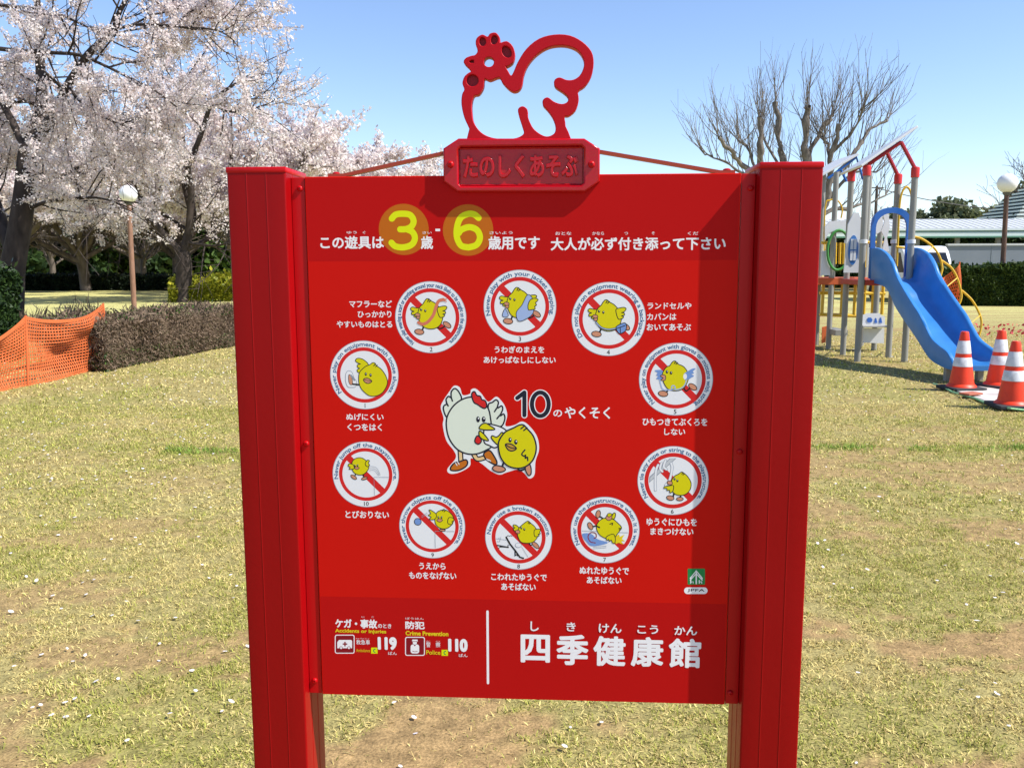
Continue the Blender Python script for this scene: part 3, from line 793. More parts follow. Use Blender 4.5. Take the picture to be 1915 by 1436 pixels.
a.build('hen_picture', 'cut-out picture of a white hen hugging a yellow chick')

# ---- name plate on top with raised letters, and the hen ornament
def curve_solid(name, loops, y0, y1, mat, parent, bevel=.003, origin=None):
    """extruded outline with holes (u, v loops) between depths y0..y1"""
    c = bpy.data.curves.new(name, 'CURVE'); c.dimensions = '2D'; c.fill_mode = 'BOTH'
    c.extrude = abs(y1-y0)/2 - bevel; c.bevel_depth = bevel; c.bevel_resolution = 2; c.offset = -bevel*.5
    for lp in loops:
        s = c.splines.new('POLY'); s.points.add(len(lp)-1); s.use_cyclic_u = True
        for p, q in zip(s.points, lp): p.co = (q[0], q[1], 0, 1)
    o = bpy.data.objects.new(name, c); COL.objects.link(o)
    me = bpy.data.meshes.new_from_object(o.evaluated_get(bpy.context.evaluated_depsgraph_get()))
    bpy.data.objects.remove(o); bpy.data.curves.remove(c)
    ym = (y0+y1)/2
    me.transform(Matrix(((1, 0, 0, 0), (0, 0, -1, ym), (0, 1, 0, 0), (0, 0, 0, 1))))
    me.materials.clear(); me.materials.append(mat)
    me.polygons.foreach_set('use_smooth', [True]*len(me.polygons)); me.set_sharp_from_angle(angle=R(35))
    me.name = name
    return link(name, me, parent)
Z7 = (800, 40, 4.2225); NF = SET-.012                      # front face of the plate
g7 = lambda x, y: pp(*ph(Z7, x, y), n=NF)
outer = [g7(*p) for p in ((128, 1008), (243, 932), (1235, 932), (1352, 1008), (1352, 1262), (1240, 1340), (235, 1340), (128, 1262))]
ui0, vi1 = g7(232, 985); ui1, vi0 = g7(1238, 1302)
ch = .006
inner = [(ui0+ch, vi0), (ui1-ch, vi0), (ui1, vi0+ch), (ui1, vi1-ch), (ui1-ch, vi1), (ui0+ch, vi1), (ui0, vi1-ch), (ui0, vi0+ch)]
plate = curve_solid('name_plate', [outer, inner], NF, NF+.040, red_cast, sign, .0035)
k = MB(); k.box((ui0-.004, NF+.011, vi0-.004), (ui1+.004, NF+.030, vi1+.004)); k.build('plate_recess', red_cast, plate)
fr0, fr3 = g7(262, 1010); fr2, fr1 = g7(1195, 1262)
def rail(loop, name):
    m = MB(); m.tube([(x, NF+.0105, z) for x, z in loop], .0022, 8, closed=True); m.build(name, red_cast, plate, smooth=True)
rail([(ui0+.004, vi0+.004), (ui1-.004, vi0+.004), (ui1-.004, vi1-.004), (ui0+.004, vi1-.004)], 'plate_rim')
c = bpy.data.curves.new('t', 'FONT'); c.body = 'たのしくあそぶ'; c.size = 1; c.offset = .012; c.extrude = .07; c.bevel_depth = .035; c.bevel_resolution = 2
o = bpy.data.objects.new('t', c); COL.objects.link(o)
me = bpy.data.meshes.new_from_object(o.evaluated_get(bpy.context.evaluated_depsgraph_get()))
bpy.data.objects.remove(o); bpy.data.curves.remove(c)
co = np.array([v.co[:] for v in me.vertices]); lo, hi = co.min(0), co.max(0)
tu0, tv1 = pp(*ph(Z7, 275, 1050), n=NF+.008); tu1, tv0 = pp(*ph(Z7, 1192, 1240), n=NF+.008)
new = np.stack([tu0+(co[:, 0]-lo[0])/(hi[0]-lo[0])*(tu1-tu0), NF+.0135-(co[:, 2]-lo[2])/(hi[2]-lo[2])*.0085, tv0+(co[:, 1]-lo[1])/(hi[1]-lo[1])*(tv1-tv0)], 1)
for v, p in zip(me.vertices, new): v.co = p
me.materials.clear(); me.materials.append(red_cast); me.name = 'raised_lettering'
me.polygons.foreach_set('use_smooth', [True]*len(me.polygons)); me.set_sharp_from_angle(angle=R(40))
link('raised_lettering', me, plate)
for x, y in ((180, 1132), (1292, 1132)):
    uu, vv = g7(x, y); k = MB(); k.lathe([(.0070, 0), (.0068, .003), (.005, .0052), (.0026, .0058), (.0024, .004), (.0005, .004)], n=16)
    k.v = [(uu+p, NF-r, vv+q) for p, q, r in k.v]; k.build('screw', red_metal, plate, smooth=True)
NH = SET+.004
g8 = lambda x, y: pp(*ph(Z7, x, y), n=NH)
outl = [(372, 960), (330, 850), (290, 760), (268, 660), (272, 580), (290, 540), (275, 490), (290, 440), (322, 410), (342, 398), (322, 365), (285, 325), (302, 292), (345, 275), (375, 268), (395, 235), (380, 180), (388, 135), (430, 108), (472, 125), (492, 100), (535, 93), (565, 128), (568, 172), (622, 160), (668, 198), (685, 260), (668, 325), (622, 355), (606, 350), (632, 395), (658, 432), (682, 395), (712, 325), (780, 220), (880, 140), (1000, 108), (1120, 115), (1220, 165), (1290, 240), (1308, 330), (1290, 430), (1240, 510), (1186, 550), (1190, 620), (1165, 700), (1112, 745), (1078, 752), (1086, 830), (1070, 960)]
hole = [(360, 800), (420, 880), (500, 920), (600, 932), (700, 924), (758, 890), (750, 840), (722, 750), (715, 695), (748, 674), (784, 698), (790, 760), (830, 845), (895, 898), (950, 912), (1002, 885), (1010, 830), (990, 765), (950, 705), (912, 662), (912, 622), (948, 604), (1000, 640), (1060, 656), (1104, 638), (1108, 598), (1070, 560), (1012, 520), (998, 484), (1012, 456), (1046, 447), (1095, 466), (1150, 464), (1202, 430), (1234, 360), (1230, 290), (1178, 222), (1080, 188), (960, 200), (862, 258), (792, 338), (756, 420), (742, 500), (720, 540), (682, 555), (640, 535), (590, 482), (562, 440), (490, 465), (446, 452), (436, 520), (402, 575), (362, 588), (344, 650), (345, 725)]
eye = [(482+42*math.cos(t), 322+42*math.sin(t)) for t in np.linspace(0, 2*math.pi, 25)[:-1]]
def ov(cx, cy, rx, ry, rot=0):
    return [(cx+rx*math.cos(t)*math.cos(rot)-ry*math.sin(t)*math.sin(rot), cy+rx*math.cos(t)*math.sin(rot)+ry*math.sin(t)*math.cos(rot)) for t in np.linspace(0, 2*math.pi, 25)[:-1]]
lobes = [ov(432, 162, 29, 38, -.1), ov(524, 148, 29, 40, .15), ov(622, 242, 38, 54, -.5), ov(352, 468, 50, 50), [(318, 318), (345, 303), (366, 306), (366, 332), (338, 334)]]
hen = curve_solid('hen_ornament', [[g8(*p) for p in cat(outl, 3, True)], [g8(*p) for p in cat(hole, 4, True)], [g8(*p) for p in eye]] + [[g8(*p) for p in l] for l in lobes],
                  NH, NH+.024, red_hen, sign, .0013)
hrp = principled('hen_recess_red', (.25, .004, .014), .45, .25)  # darker red than the rest of the hen
for l in lobes:
    m = MB()
    cx = sum(p[0] for p in l)/len(l); cy = sum(p[1] for p in l)/len(l)
    m.prism([g8(cx+(p[0]-cx)*1.1, cy+(p[1]-cy)*1.1) for p in l], NH+.009, NH+.017, lambda x, z, d: (x, d, z))
    m.build('hen_recess', hrp, hen)
# thin braces from the plate down to the panel's top edge
bar_red = principled('brace_reflected_brown', (.33, .045, .022), .4, .3)  # the brown reflection on the underside is mixed into this red
for (x0, y0), (x1, y1) in (((836, 286), (642, 321)), ((1118, 284), (1345, 321))):
    na = SET+.016
    q0 = pp(x0, y0, na); q1 = pp(x1, y1, na); e = .03*(1 if x1 > x0 else -1)
    m = MB()
    for (a0, b0), (a1, b1) in (((q0[0], q0[1]), (q1[0], v_t+.003)), ((q1[0], v_t+.003), (q1[0]+e, v_t+.003))):
        T = Vector((a1-a0, 0, b1-b0)); ln = T.length; T.normalize(); N = Vector((-T.z, 0, T.x))
        if N.z < 0: N = -N
        P = [Vector((a0, na, b0))+N*s1*.0034+Vector((0, s2*.0085, 0)) for s1, s2 in ((-1, -1), (1, -1), (1, 1), (-1, 1))]
        Q = [p+T*ln for p in P]
        m.add(P+Q, [(0, 1, 2, 3), (4, 5, 6, 7), (0, 1, 5, 4), (1, 2, 6, 5), (2, 3, 7, 6), (3, 0, 4, 7)])
    m.build('brace_bar', bar_red, sign)
    k = MB(); k.lathe([(.008, 0), (.0075, .004), (.004, .0055), (.0005, .0058)], (q1[0]+e*.5, na, v_t+.005), 12); k.build('screw', red_metal, sign, smooth=True)
# ================================================================== ground
rng = np.random.default_rng(7)
def vnoise(x, y, s, seed=0):
    """smooth value noise in [0,1]"""
    x = np.asarray(x)/s + seed*17.3; y = np.asarray(y)/s + seed*9.1
    xi = np.floor(x); yi = np.floor(y); fx = x-xi; fy = y-yi
    fx = fx*fx*(3-2*fx); fy = fy*fy*(3-2*fy)
    def h(a, b):
        v = np.sin(a*127.1 + b*311.7 + seed*74.7)*43758.5453
        return v-np.floor(v)
    return (h(xi, yi)*(1-fx)+h(xi+1, yi)*fx)*(1-fy)+(h(xi, yi+1)*(1-fx)+h(xi+1, yi+1)*fx)*fy
def bare(x, y):
    """1 where the turf is worn down to soil"""
    v = .45*vnoise(x*.5, y, .50, 1)+.33*vnoise(x*.55, y, .20, 2)+.22*vnoise(x, y, .07, 3)
    k = np.clip((v-.50)/.06, 0, 1)
    worn = np.clip(.86+.8*(vnoise(x, y, 3.0, 4)-.5)+.03*np.asarray(x)-np.clip((np.asarray(y)-4.0)/6, 0, .72), 0, 1)
    return k*worn
def green(x, y):
    v = .6*vnoise(x, y, .8, 5)+.4*vnoise(x, y, .25, 6)
    g = np.clip((v-.40)/.35, 0, 1)*np.where(np.asarray(x) > 0, .48, .58)
    ymid = 7.2+.12*np.sin(np.asarray(x)*1.3)+.02*np.asarray(x)
    strip = np.exp(-((np.asarray(y)-ymid)/(.07+.16*vnoise(x, y, .5, 15)))**2)*(.25+.9*vnoise(x, y, .22, 16))*((np.asarray(x) > 2.2) | ((np.asarray(x) < -2.0) & (np.asarray(x) > -2.9)))
    return np.clip(g+1.0*strip, 0, 1), strip
def add_attr(me, name, col):
    at_ = me.color_attributes.new(name, 'FLOAT_COLOR', 'POINT')
    c = np.ones((len(col), 4), np.float32); c[:, :3] = col
    at_.data.foreach_set('color', c.ravel())
def attr_mat(name, rough=.85, trans=0, grain=0):
    m = bpy.data.materials.new(name); m.use_nodes = True
    t = m.node_tree; N = t.nodes; L = t.links; b = N['Principled BSDF']
    a = N.new('ShaderNodeAttribute'); a.attribute_name = 'Col'; src = a.outputs['Color']
    if grain:
        tc = N.new('ShaderNodeTexCoord')
        for sc, lo, hi in ((grain, .6, 1.3), (grain*7, .5, 1.45)):
            nz = N.new('ShaderNodeTexNoise'); nz.inputs['Scale'].default_value = sc; nz.inputs['Detail'].default_value = 8
            L.new(tc.outputs['Object'], nz.inputs['Vector'])
            mr = N.new('ShaderNodeMapRange'); mr.inputs[1].default_value = .25; mr.inputs[2].default_value = .75
            mr.inputs[3].default_value = lo; mr.inputs[4].default_value = hi; L.new(nz.outputs['Fac'], mr.inputs[0])
            vm = N.new('ShaderNodeVectorMath'); vm.operation = 'SCALE'; L.new(src, vm.inputs[0]); L.new(mr.outputs[0], vm.inputs[3]); src = vm.outputs[0]
        bp = N.new('ShaderNodeBump'); bp.inputs['Strength'].default_value = .5; bp.inputs['Distance'].default_value = .01
        L.new(nz.outputs['Fac'], bp.inputs['Height']); L.new(bp.outputs[0], b.inputs['Normal'])
    L.new(src, b.inputs['Base Color'])
    b.inputs['Roughness'].default_value = rough; b.inputs['Specular IOR Level'].default_value = .15
    if trans:
        tr = N.new('ShaderNodeBsdfTranslucent'); L.new(src, tr.inputs[0]); mx = N.new('ShaderNodeMixShader'); mx.inputs[0].default_value = trans
        L.new(b.outputs[0], mx.inputs[1]); L.new(tr.outputs[0], mx.inputs[2]); L.new(mx.outputs[0], N['Material Output'].inputs[0])
    return m
STRAW, GREEN, SOIL, DRY = np.array([.61, .505, .20]), np.array([.34, .345, .075]), np.array([.31, .205, .092]), np.array([.47, .36, .14])
# one sheet out to the horizon, finer near the viewer
ys = np.unique(np.concatenate([np.linspace(-30, 1.5, 12), np.arange(1.5, 12, .05), np.arange(12, 30, .25), np.linspace(30, 90, 40), np.linspace(100, 900, 20)]))
xs = np.unique(np.concatenate([np.linspace(-700, -60, 14), np.arange(-60, -9, 1.5), np.arange(-9, 9, .06), np.arange(9, 60, 1.5), np.linspace(60, 700, 14)]))
X, Y = np.meshgrid(xs, ys)
near = np.clip(1-(Y-9)/6, 0, 1)*(np.abs(X) < 9)*(Y > 1.5)
Z = (vnoise(X, Y, .35, 8)-.5)*.018*near
nx = len(xs); ny = len(ys)
idx = (np.arange(ny-1)[:, None]*nx+np.arange(nx-1)[None]).ravel()
soil_mat = attr_mat('lawn_soil', .95, 0, 16)
ground = np_mesh('ground', np.stack([X.ravel(), Y.ravel(), Z.ravel()], 1), np.stack([idx, idx+1, idx+1+nx, idx+nx], 1), soil_mat, smooth=True)
bx = bare(X, Y).ravel()[:, None]; gx, st_ = green(X, Y); gx = gx.ravel()[:, None]
turf = STRAW*.50*(1-gx*.75)+GREEN*.65*gx*.75  # darkened to paint in the shadows between the blades
far = np.clip((Y.ravel()-18)/10, 0, 1)[:, None]
turf = turf*(1-far)+np.array([.47, .44, .17])*far
add_attr(ground.data, 'Col', turf*(1-bx)+SOIL*bx)
tag(ground, kind='structure')
# grass blades
def blades(n, y0, y1, hw, size, wid, seed):
    r = np.random.default_rng(seed)
    y = np.sqrt(r.uniform(y0*y0, y1*y1, n)); x = r.uniform(-1, 1, n)*(hw*y+.4)
    keep = r.random(n) > bare(x, y)*.95
    clump = vnoise(x, y, .06, 11); keep &= r.random(n) < .12+1.25*clump**1.6
    x, y = x[keep], y[keep]; n = len(x)
    g, strip = green(x, y); isg = r.random(n) < g*.8+.06
    ln = size*r.uniform(.5, 1.5, n)*(1+.8*strip); th = r.uniform(0, 2*math.pi, n); tilt = np.where(isg, r.normal(.75, .3, n), r.normal(1.15, .28, n))
    z0 = (vnoise(x, y, .35, 8)-.5)*.018*np.clip(1-(y-9)/6, 0, 1)-.002
    d = np.stack([np.cos(th)*np.sin(tilt), np.sin(th)*np.sin(tilt), np.clip(np.cos(tilt), .06, 1)], 1)
    s = np.stack([-np.sin(th), np.cos(th), r.normal(0, .35, n)], 1)*(wid*r.uniform(.6, 1.3, n))[:, None]/2
    B = np.stack([x, y, z0], 1)
    M = B+d*ln[:, None]*.55; T = B+d*ln[:, None]; T[:, 2] -= ln*.18*np.sin(tilt); T[:, 2] = np.maximum(T[:, 2], z0+.004)
    V = np.stack([B-s, B+s, M+s*.8, M-s*.8, M-s*.8, M+s*.8, T+s*.15, T-s*.15], 1).reshape(-1, 3)
    Q = np.arange(8*n).reshape(-1, 4)
    c = np.where(isg[:, None], GREEN*r.uniform(.65, 1.45, (n, 1)), np.where(r.random(n)[:, None] < .72, STRAW, DRY)*r.uniform(.6, 1.45, (n, 1)))
    c = np.where((strip > r.uniform(.3, .9, n))[:, None], np.array([.20, .30, .05])*r.uniform(.7, 1.4, (n, 1)), c)
    return V, Q, np.repeat(c, 8, 0)
parts = [blades(620000, 1.9, 5.2, .76, .021, .0037, 21), blades(430000, 5.2, 9.5, .72, .027, .0060, 22), blades(200000, 9.5, 19, .70, .042, .012, 23)]
V = np.concatenate([p[0] for p in parts]); C = np.concatenate([p[2] for p in parts])
off = np.cumsum([0]+[len(p[0]) for p in parts[:-1]]); Q = np.concatenate([p[1]+o for p, o in zip(parts, off)])
grass = np_mesh('grass_blades', V, Q, attr_mat('grass_blade', .7, .25))
add_attr(grass.data, 'Col', C)
tag(grass, 'short half-dry lawn grass, straw coloured with green tufts and worn soil patches', 'grass', kind='stuff')
# fallen petals
r = np.random.default_rng(31); n = 11000
y = np.sqrt(r.uniform(1.9**2, 20**2, n)); x = r.uniform(-.72, .72, n)*y*1.05
keep = r.random(n) < np.where(x < -.1*y, .85, .33)*(.4+.6*vnoise(x, y, 1.2, 12)); x, y = x[keep], y[keep]; n = len(x)
P = np.stack([x, y, .008+.010*r.random(n)], 1)
a = r.uniform(0, 6.28, n); sz = r.uniform(.006, .0118, n)*(1+.03*y)
u = np.stack([np.cos(a), np.sin(a), r.normal(0, .18, n)], 1); w = np.stack([-np.sin(a), np.cos(a), r.normal(0, .18, n)], 1)
V = np.stack([P-u*sz[:, None], P-u*sz[:, None]*.3+w*sz[:, None]*.65, P+u*sz[:, None]*.7+w*sz[:, None]*.5, P+u*sz[:, None], P+u*sz[:, None]*.7-w*sz[:, None]*.5, P-u*sz[:, None]*.3-w*sz[:, None]*.65], 1).reshape(-1, 3)
petals = np_mesh('fallen_petals', V, np.arange(6*n).reshape(n, 6), leafy('petal', [(.80, .74, .75), (.86, .82, .83)], .2))
tag(petals, 'white fallen cherry petals strewn over the lawn', 'petals', kind='stuff')

# ================================================================== shared paints
grey_paint = noisy('grey_post_paint', [(0, (.235, .23, .205)), (1, (.285, .28, .25))], 6, .45, .4)
red_gloss = principled('red_cap_plastic', (.52, .022, .014), .35, .45)
blue_slide = noisy('slide_plastic', [(.3, (.022, .160, .43)), (.7, (.034, .19, .49))], 5, .34, .5, bump=.04, bump_scale=40)
blue_dark = noisy('blue_panel_plastic', [(0, (.012, .10, .38)), (1, (.015, .12, .42))], 4, .35, .5)
yellow_pipe = noisy('yellow_pipe_paint', [(0, (.62, .37, .012)), (1, (.70, .43, .02))], 8, .35, .5)
white_panel = noisy('white_panel_plastic', [(0, (.58, .59, .60)), (1, (.66, .67, .68))], 5, .45, .4)
green_pipe = principled('green_pipe_paint', (.045, .24, .04), .4, .5)
orange_net = leafy('orange_net', [(.70, .17, .05), (.78, .22, .08)], .3, .6)

# ================================================================== playground
FLB, FRB, RLB, RRB = gp(1603, 676), gp(1691, 677), gp(1576, 664), gp(1661, 669)
play = empty('play_structure', ((FLB.x+FRB.x)/2, (FLB.y+RLB.y)/2, 0), 0,
             'grey-posted climbing frame with a wavy blue slide, yellow climbers and a tilted white roof', 'playground equipment')
PO = Vector(play.location)
def pb(mb, name, mat, parent=None, **kw):
    """link a play-structure part whose shape is given in world coordinates"""
    mb.v = [(x-PO.x, y-PO.y, z-PO.z) for x, y, z in mb.v]
    return mb.build(name, mat, parent or play, **kw)
def ptop(b, px, py):
    return height_at(b, py)
pposts = []
for bpt, (tx, ty), rad in ((FLB, (1621, 310), .048), (FRB, (1714, 313), .048), (RLB, (1590, 322), .047), (RRB, (1678, 326), .047)):
    h = ptop(bpt, tx, ty)
    m = MB(); m.tube([(bpt.x, bpt.y, -.2), (bpt.x, bpt.y, h-.12)], rad, 18); o = pb(m, 'post', grey_paint, smooth=True)
    m = MB(); m.lathe([(rad+.012, h-.15), (rad+.014, h-.02), (rad+.006, h), (.01, h+.012)], (bpt.x, bpt.y, 0), 18); pb(m, 'post_cap', red_gloss, o, smooth=True)
    m = MB()
    for zz in (height_at(bpt, 452),): m.lathe([(rad+.001, zz-.03), (rad+.014, zz-.028), (rad+.014, zz+.028), (rad+.001, zz+.03)], (bpt.x, bpt.y, 0), 18)
    pb(m, 'clamp', white_panel, o, smooth=True)
    pposts.append((bpt, h))
DZ = height_at(FLB, 524)
m = MB(); m.box((FLB.x+.05, FLB.y-.03, DZ-.08), (FRB.x+.02, RLB.y+.06, DZ)); pb(m, 'deck', principled('red_deck', (.42, .05, .03), .6, .3), bevel=.008)
# second tower behind, its posts and deck
B2 = [gp(1549, 653), gp(1634, 655), gp(1526, 646), gp(1610, 648)]
for bpt in B2:
    h = height_at(bpt, 322) if bpt is not B2[1] else height_at(bpt, 420)
    m = MB(); m.tube([(bpt.x, bpt.y, -.2), (bpt.x, bpt.y, h)], .046, 16); pb(m, 'post', grey_paint, smooth=True)
m = MB(); m.box((B2[2].x-.6, B2[0].y-.05, DZ-.12), (B2[1].x+.05, B2[2].y+.05, DZ)); pb(m, 'deck', principled('orange_deck', (.50, .10, .03), .6, .3), bevel=.008)
# roof frame
apex = at(1685, 266, FLB.y)
fl = Vector((FLB.x, FLB.y, pposts[0][1])); fr = Vector((FRB.x, FRB.y, pposts[1][1]))
rl = Vector((RLB.x, RLB.y, pposts[2][1])); rr_ = Vector((RRB.x, RRB.y, pposts[3][1]))
apexr = apex + (rr_-fr)*.94
for A3, B3, C3 in ((fl, apex, fr), (rl, apexr, rr_)):
    m = MB(); m.tube([A3-Vector((0, 0, .03)), A3+(B3-A3)*.06, B3], .028, 8); m.tube([B3, C3-Vector((0, 0, .03))], .028, 8); pb(m, 'roof_frame', principled('red_frame_paint', (.33, .012, .02), .4, .4), smooth=True)
sl = (apex-fl); s1 = fl - sl*.16; s2 = fl + sl*1.52
nrm = Vector((-sl.z, 0, sl.x)).normalized()
yv = (rl-fl); yv.z = 0
quad = [s1-yv*.10+nrm*.035, s2-yv*.05+nrm*.035, s2+yv*.25+nrm*.035, s1+yv*1.35+nrm*.035]
m = MB(); m.add(quad+[q+nrm*.035 for q in quad], [(3, 2, 1, 0), (4, 5, 6, 7), (0, 1, 5, 4), (1, 2, 6, 5), (2, 3, 7, 6), (3, 0, 4, 7)])
pb(m, 'roof_panel', white_panel, bevel=.006)
# blue framed second roof
q0 = at(1538, 330, 16.0); q1 = at(1607, 290, 16.0); dd = Vector((0, 1.1, 0)); nn = Vector((-(q1-q0).z, 0, (q1-q0).x)).normalized()
m = MB(); quad = [q0, q1, q1+dd, q0+dd]
m.add(quad+[q+nn*.04 for q in quad], [(3, 2, 1, 0), (4, 5, 6, 7), (0, 1, 5, 4), (1, 2, 6, 5), (2, 3, 7, 6), (3, 0, 4, 7)]); pb(m, 'roof_panel', white_panel, bevel=.006)
m = MB(); m.tube([q0-nn*.04+Vector((.1, .05, 0)), q1-nn*.04+Vector((-.05, .05, 0)), at(1614, 336, 16.05)], .026, 8); m.tube([at(1572, 316, 16.05), at(1583, 340, 16.05)], .022, 8)
pb(m, 'roof_frame', blue_dark, smooth=True)
# slide
XL, XR = 5.55, 6.16
prof = [(13.72, 1.74, 1.27), (13.45, 1.73, 1.265), (13.15, 1.64, 1.22), (12.95, 1.50, 1.10), (12.80, 1.34, .97), (12.55, 1.16, .82), (12.25, .97, .66), (12.0, .82, .52), (11.8, .66, .40), (11.62, .53, .315), (11.4, .455, .27), (11.2, .40, .25), (11.08, .32, .245), (11.02, .25, .24)]
prof = [tuple(p) for p in cat(prof, 4)]
def section(y, zr, zb):
    zb = min(zb, zr-.01); lip = .035
    S = [(XL-.015, zb-.07), (XL-.03, zr-.03), (XL-.02, zr-.005), (XL+.01, zr), (XL+.035, zr-.015), (XL+.055, (zr*.5+zb*.5)), (XL+.09, zb+.03), (XL+.15, zb)]
    Rr = [(XL+XR-x, z) for x, z in S][::-1]
    return [Vector((x+.02*(13.7-y)*.3, y, z)) for x, z in S+Rr] 
secs = [section(*p) for p in prof]; k = len(secs[0]); m = MB()
m.v = [tuple(v) for sct in secs for v in sct]
m.f = [(i*k+j, i*k+j+1, (i+1)*k+j+1, (i+1)*k+j) for i in range(len(secs)-1) for j in range(k-1)]
m.f += [(i*k+k-1, i*k, (i+1)*k, (i+1)*k+k-1) for i in range(len(secs)-1)]
m.f += [tuple(range(k)), tuple((len(secs)-1)*k+j for j in reversed(range(k)))]; m.mi = [0]*len(m.f)
slide = pb(m, 'slide', blue_slide, smooth=True, angle=55)
m = MB()
for y in (11.35,): 
    m.box((XL+.06, y-.04, -.1), (XL+.14, y+.04, .20)); pb(m, 'slide_foot', grey_paint, bevel=.006)
    m = MB(); m.box((XR-.14, y-.04, -.1), (XR-.06, y+.04, .20)); pb(m, 'slide_foot', grey_paint, bevel=.006)
# blue hood over the slide's start
yh = 13.74; zt = at(1665, 388, yh).z; z0_ = at(1640, 470, yh).z; hx0 = at(1627, 460, yh).x; hx1 = at(1702, 460, yh).x; hc = (hx0+hx1)/2; hw = (hx1-hx0)/2
outp = [(hx0, DZ+.02), (hx0, z0_+.35)] + [(hc-hw*math.cos(t), z0_+.38+(zt-z0_-.38)*math.sin(t)**.8) for t in np.linspace(.08, math.pi-.08, 15)] + [(hx1, z0_+.35), (hx1, DZ+.02)]
inw = hw-.07
inp = [(hx1-.07, DZ+.02), (hx1-.072, z0_+.15)] + [(hc+inw*math.cos(t), z0_+.33+(zt-z0_-.415)*math.sin(t)**.8) for t in np.linspace(.06, math.pi-.06, 15)] + [(hx0+.072, z0_+.15), (hx0+.07, DZ+.02)]
m = MB(); m.prism(outp+inp, yh-.02, yh+.02, lambda a_, c_, d_: (a_, d_, c_)); pb(m, 'slide_hood', blue_dark)
# white side panel with a blue oval window (left side of the tower)
y1_ = FLB.y+.12
pl = lambda px, py: at(px, py, y1_+.2)
outl2 = [pl(*p) for p in ((1578, 510), (1582, 470), (1586, 420), (1597, 398), (1606, 398), (1613, 420), (1610, 470), (1606, 510))]
m = MB(); m.prism([(v.x, v.z) for v in outl2], y1_+.2, y1_+.225, lambda a_, c_, d_: (a_, d_, c_)); sp = pb(m, 'side_panel', white_panel)
cw = pl(1595, 468); m = MB()
m.prism([(cw.x+.075*math.cos(t), cw.z+.23*math.sin(t)) for t in np.linspace(0, 2*math.pi, 25)[:-1]], y1_+.19, y1_+.199, lambda a_, c_, d_: (a_, d_, c_)); pb(m, 'window_frame', principled('window_blue', (.05, .17, .44), .4, .4), sp)
m = MB()
for ax, bx_, az, bz in ((-.045, -.006, .01, .17), (.006, .045, .01, .17), (-.045, -.006, -.16, -.01), (.006, .045, -.16, -.01)):
    m.prism([(cw.x+ax, cw.z+az), (cw.x+bx_, cw.z+az), (cw.x+bx_, cw.z+bz), (cw.x+ax, cw.z+bz)], y1_+.18, y1_+.189, lambda a_, c_, d_: (a_, d_, c_))
pb(m, 'window_pane', white_panel, sp)
# white wavy panel at the back right and white panels of the far tower
def flat_panel(name, pts, Y, mat=white_panel, th=.025):
    Q = [at(px, py, Y) for px, py in pts]; m = MB(); m.prism([(v.x, v.z) for v in Q], Y, Y+th, lambda a_, c_, d_: (a_, d_, c_)); return pb(m, name, mat)
flat_panel('side_panel', ((1650, 470), (1655, 445), (1648, 432), (1655, 415), (1652, 402), (1662, 400), (1664, 425), (1659, 445), (1663, 470)), RLB.y)
flat_panel('side_panel', ((1543, 424), (1552, 414), (1600, 411), (1600, 436), (1565, 430), (1550, 436), (1543, 450)), B2[0].y-.07)
flat_panel('side_panel', ((1535, 515), (1537, 470), (1549, 468), (1553, 515)), B2[0].y-.07)
flat_panel('side_panel', ((1630, 425), (1632, 405), (1650, 400), (1652, 430), (1640, 438)), RLB.y+.5)
# green hoop
Yg = B2[0].y-.1; c0 = at(1568, 468, Yg); m = MB()
m.tube([(c0.x+.19*math.cos(t), Yg, c0.z+.34*math.sin(t)) for t in np.linspace(0, 2*math.pi, 25)[:-1]], .024, 8, closed=True); pb(m, 'green_hoop', green_pipe, smooth=True)
# yellow railings and grids
def pipes(name, paths, rad=.019, mat=None, Y=None):
    m = MB()
    for P in paths: m.tube(P, rad, 8)
    return pb(m, name, mat or yellow_pipe, smooth=True)
A3 = lambda px, py, Y: at(px, py, Y)
pipes('yellow_rail', [[A3(1536, 454, 15.6), A3(1563, 455, 15.6)], [A3(1600, 453, 15.6), A3(1655, 454, 15.6)]] + [[A3(x, 454, 15.6), A3(x-1, 494, 15.6)] for x in (1546, 1557, 1563, 1571, 1578)] + [[A3(x, 454, 15.6), A3(x-1, 500, 15.6)] for x in (1618, 1632, 1645)], .024)
pipes('yellow_rail', [cat([A3(1541, 500, 15.7), A3(1543, 390, 15.7), A3(1552, 375, 15.7), A3(1566, 375, 15.7), A3(1575, 390, 15.7), A3(1573, 408, 15.7)], 5)], .014)
pipes('hand_loop', [cat([A3(px_, py_, RRB.y-.09) for px_, py_ in ((1677, 498), (1680, 430), (1683, 380), (1688, 358), (1696, 350), (1703, 360), (1706, 385), (1704, 430), (1700, 490))], 6)], .017)
Yr = 15.7
pipes('climbing_grid', [[A3(1533, 548, Yr), A3(1655, 549, Yr)], [A3(1533, 588, Yr), A3(1604, 591, Yr)]] + [[A3(x, 532, Yr), A3(x-3, 588, Yr)] for x in (1540, 1558, 1576, 1600, 1618, 1634, 1652)], .03)
# arching climber on the right: two scalloped rails with rungs
def scallop(dx, dy, Yo):
    P = [(1700, 442), (1722, 446), (1745, 462), (1757, 480), (1762, 500), (1760, 512), (1755, 528)]
    P2 = [(1760, 487), (1778, 500), (1790, 520), (1797, 545), (1797, 560), (1788, 580)]
    P3 = [(1798, 543), (1818, 562), (1833, 590), (1835, 610), (1830, 630), (1822, 645)]
    return [cat([A3(x+dx, y+dy, Yo-.012*i) for i, (x, y) in enumerate(p)], 5) for p in (P, P2, P3)]
ra = scallop(0, 0, 14.7); rb = scallop(-24, 20, 14.0)
for rl_ in (ra, rb): pipes('climber_rail', rl_, .019)
for a_, b_ in zip(ra, rb): pipes('climber_rung', [[a_[10], b_[10]]], .010)
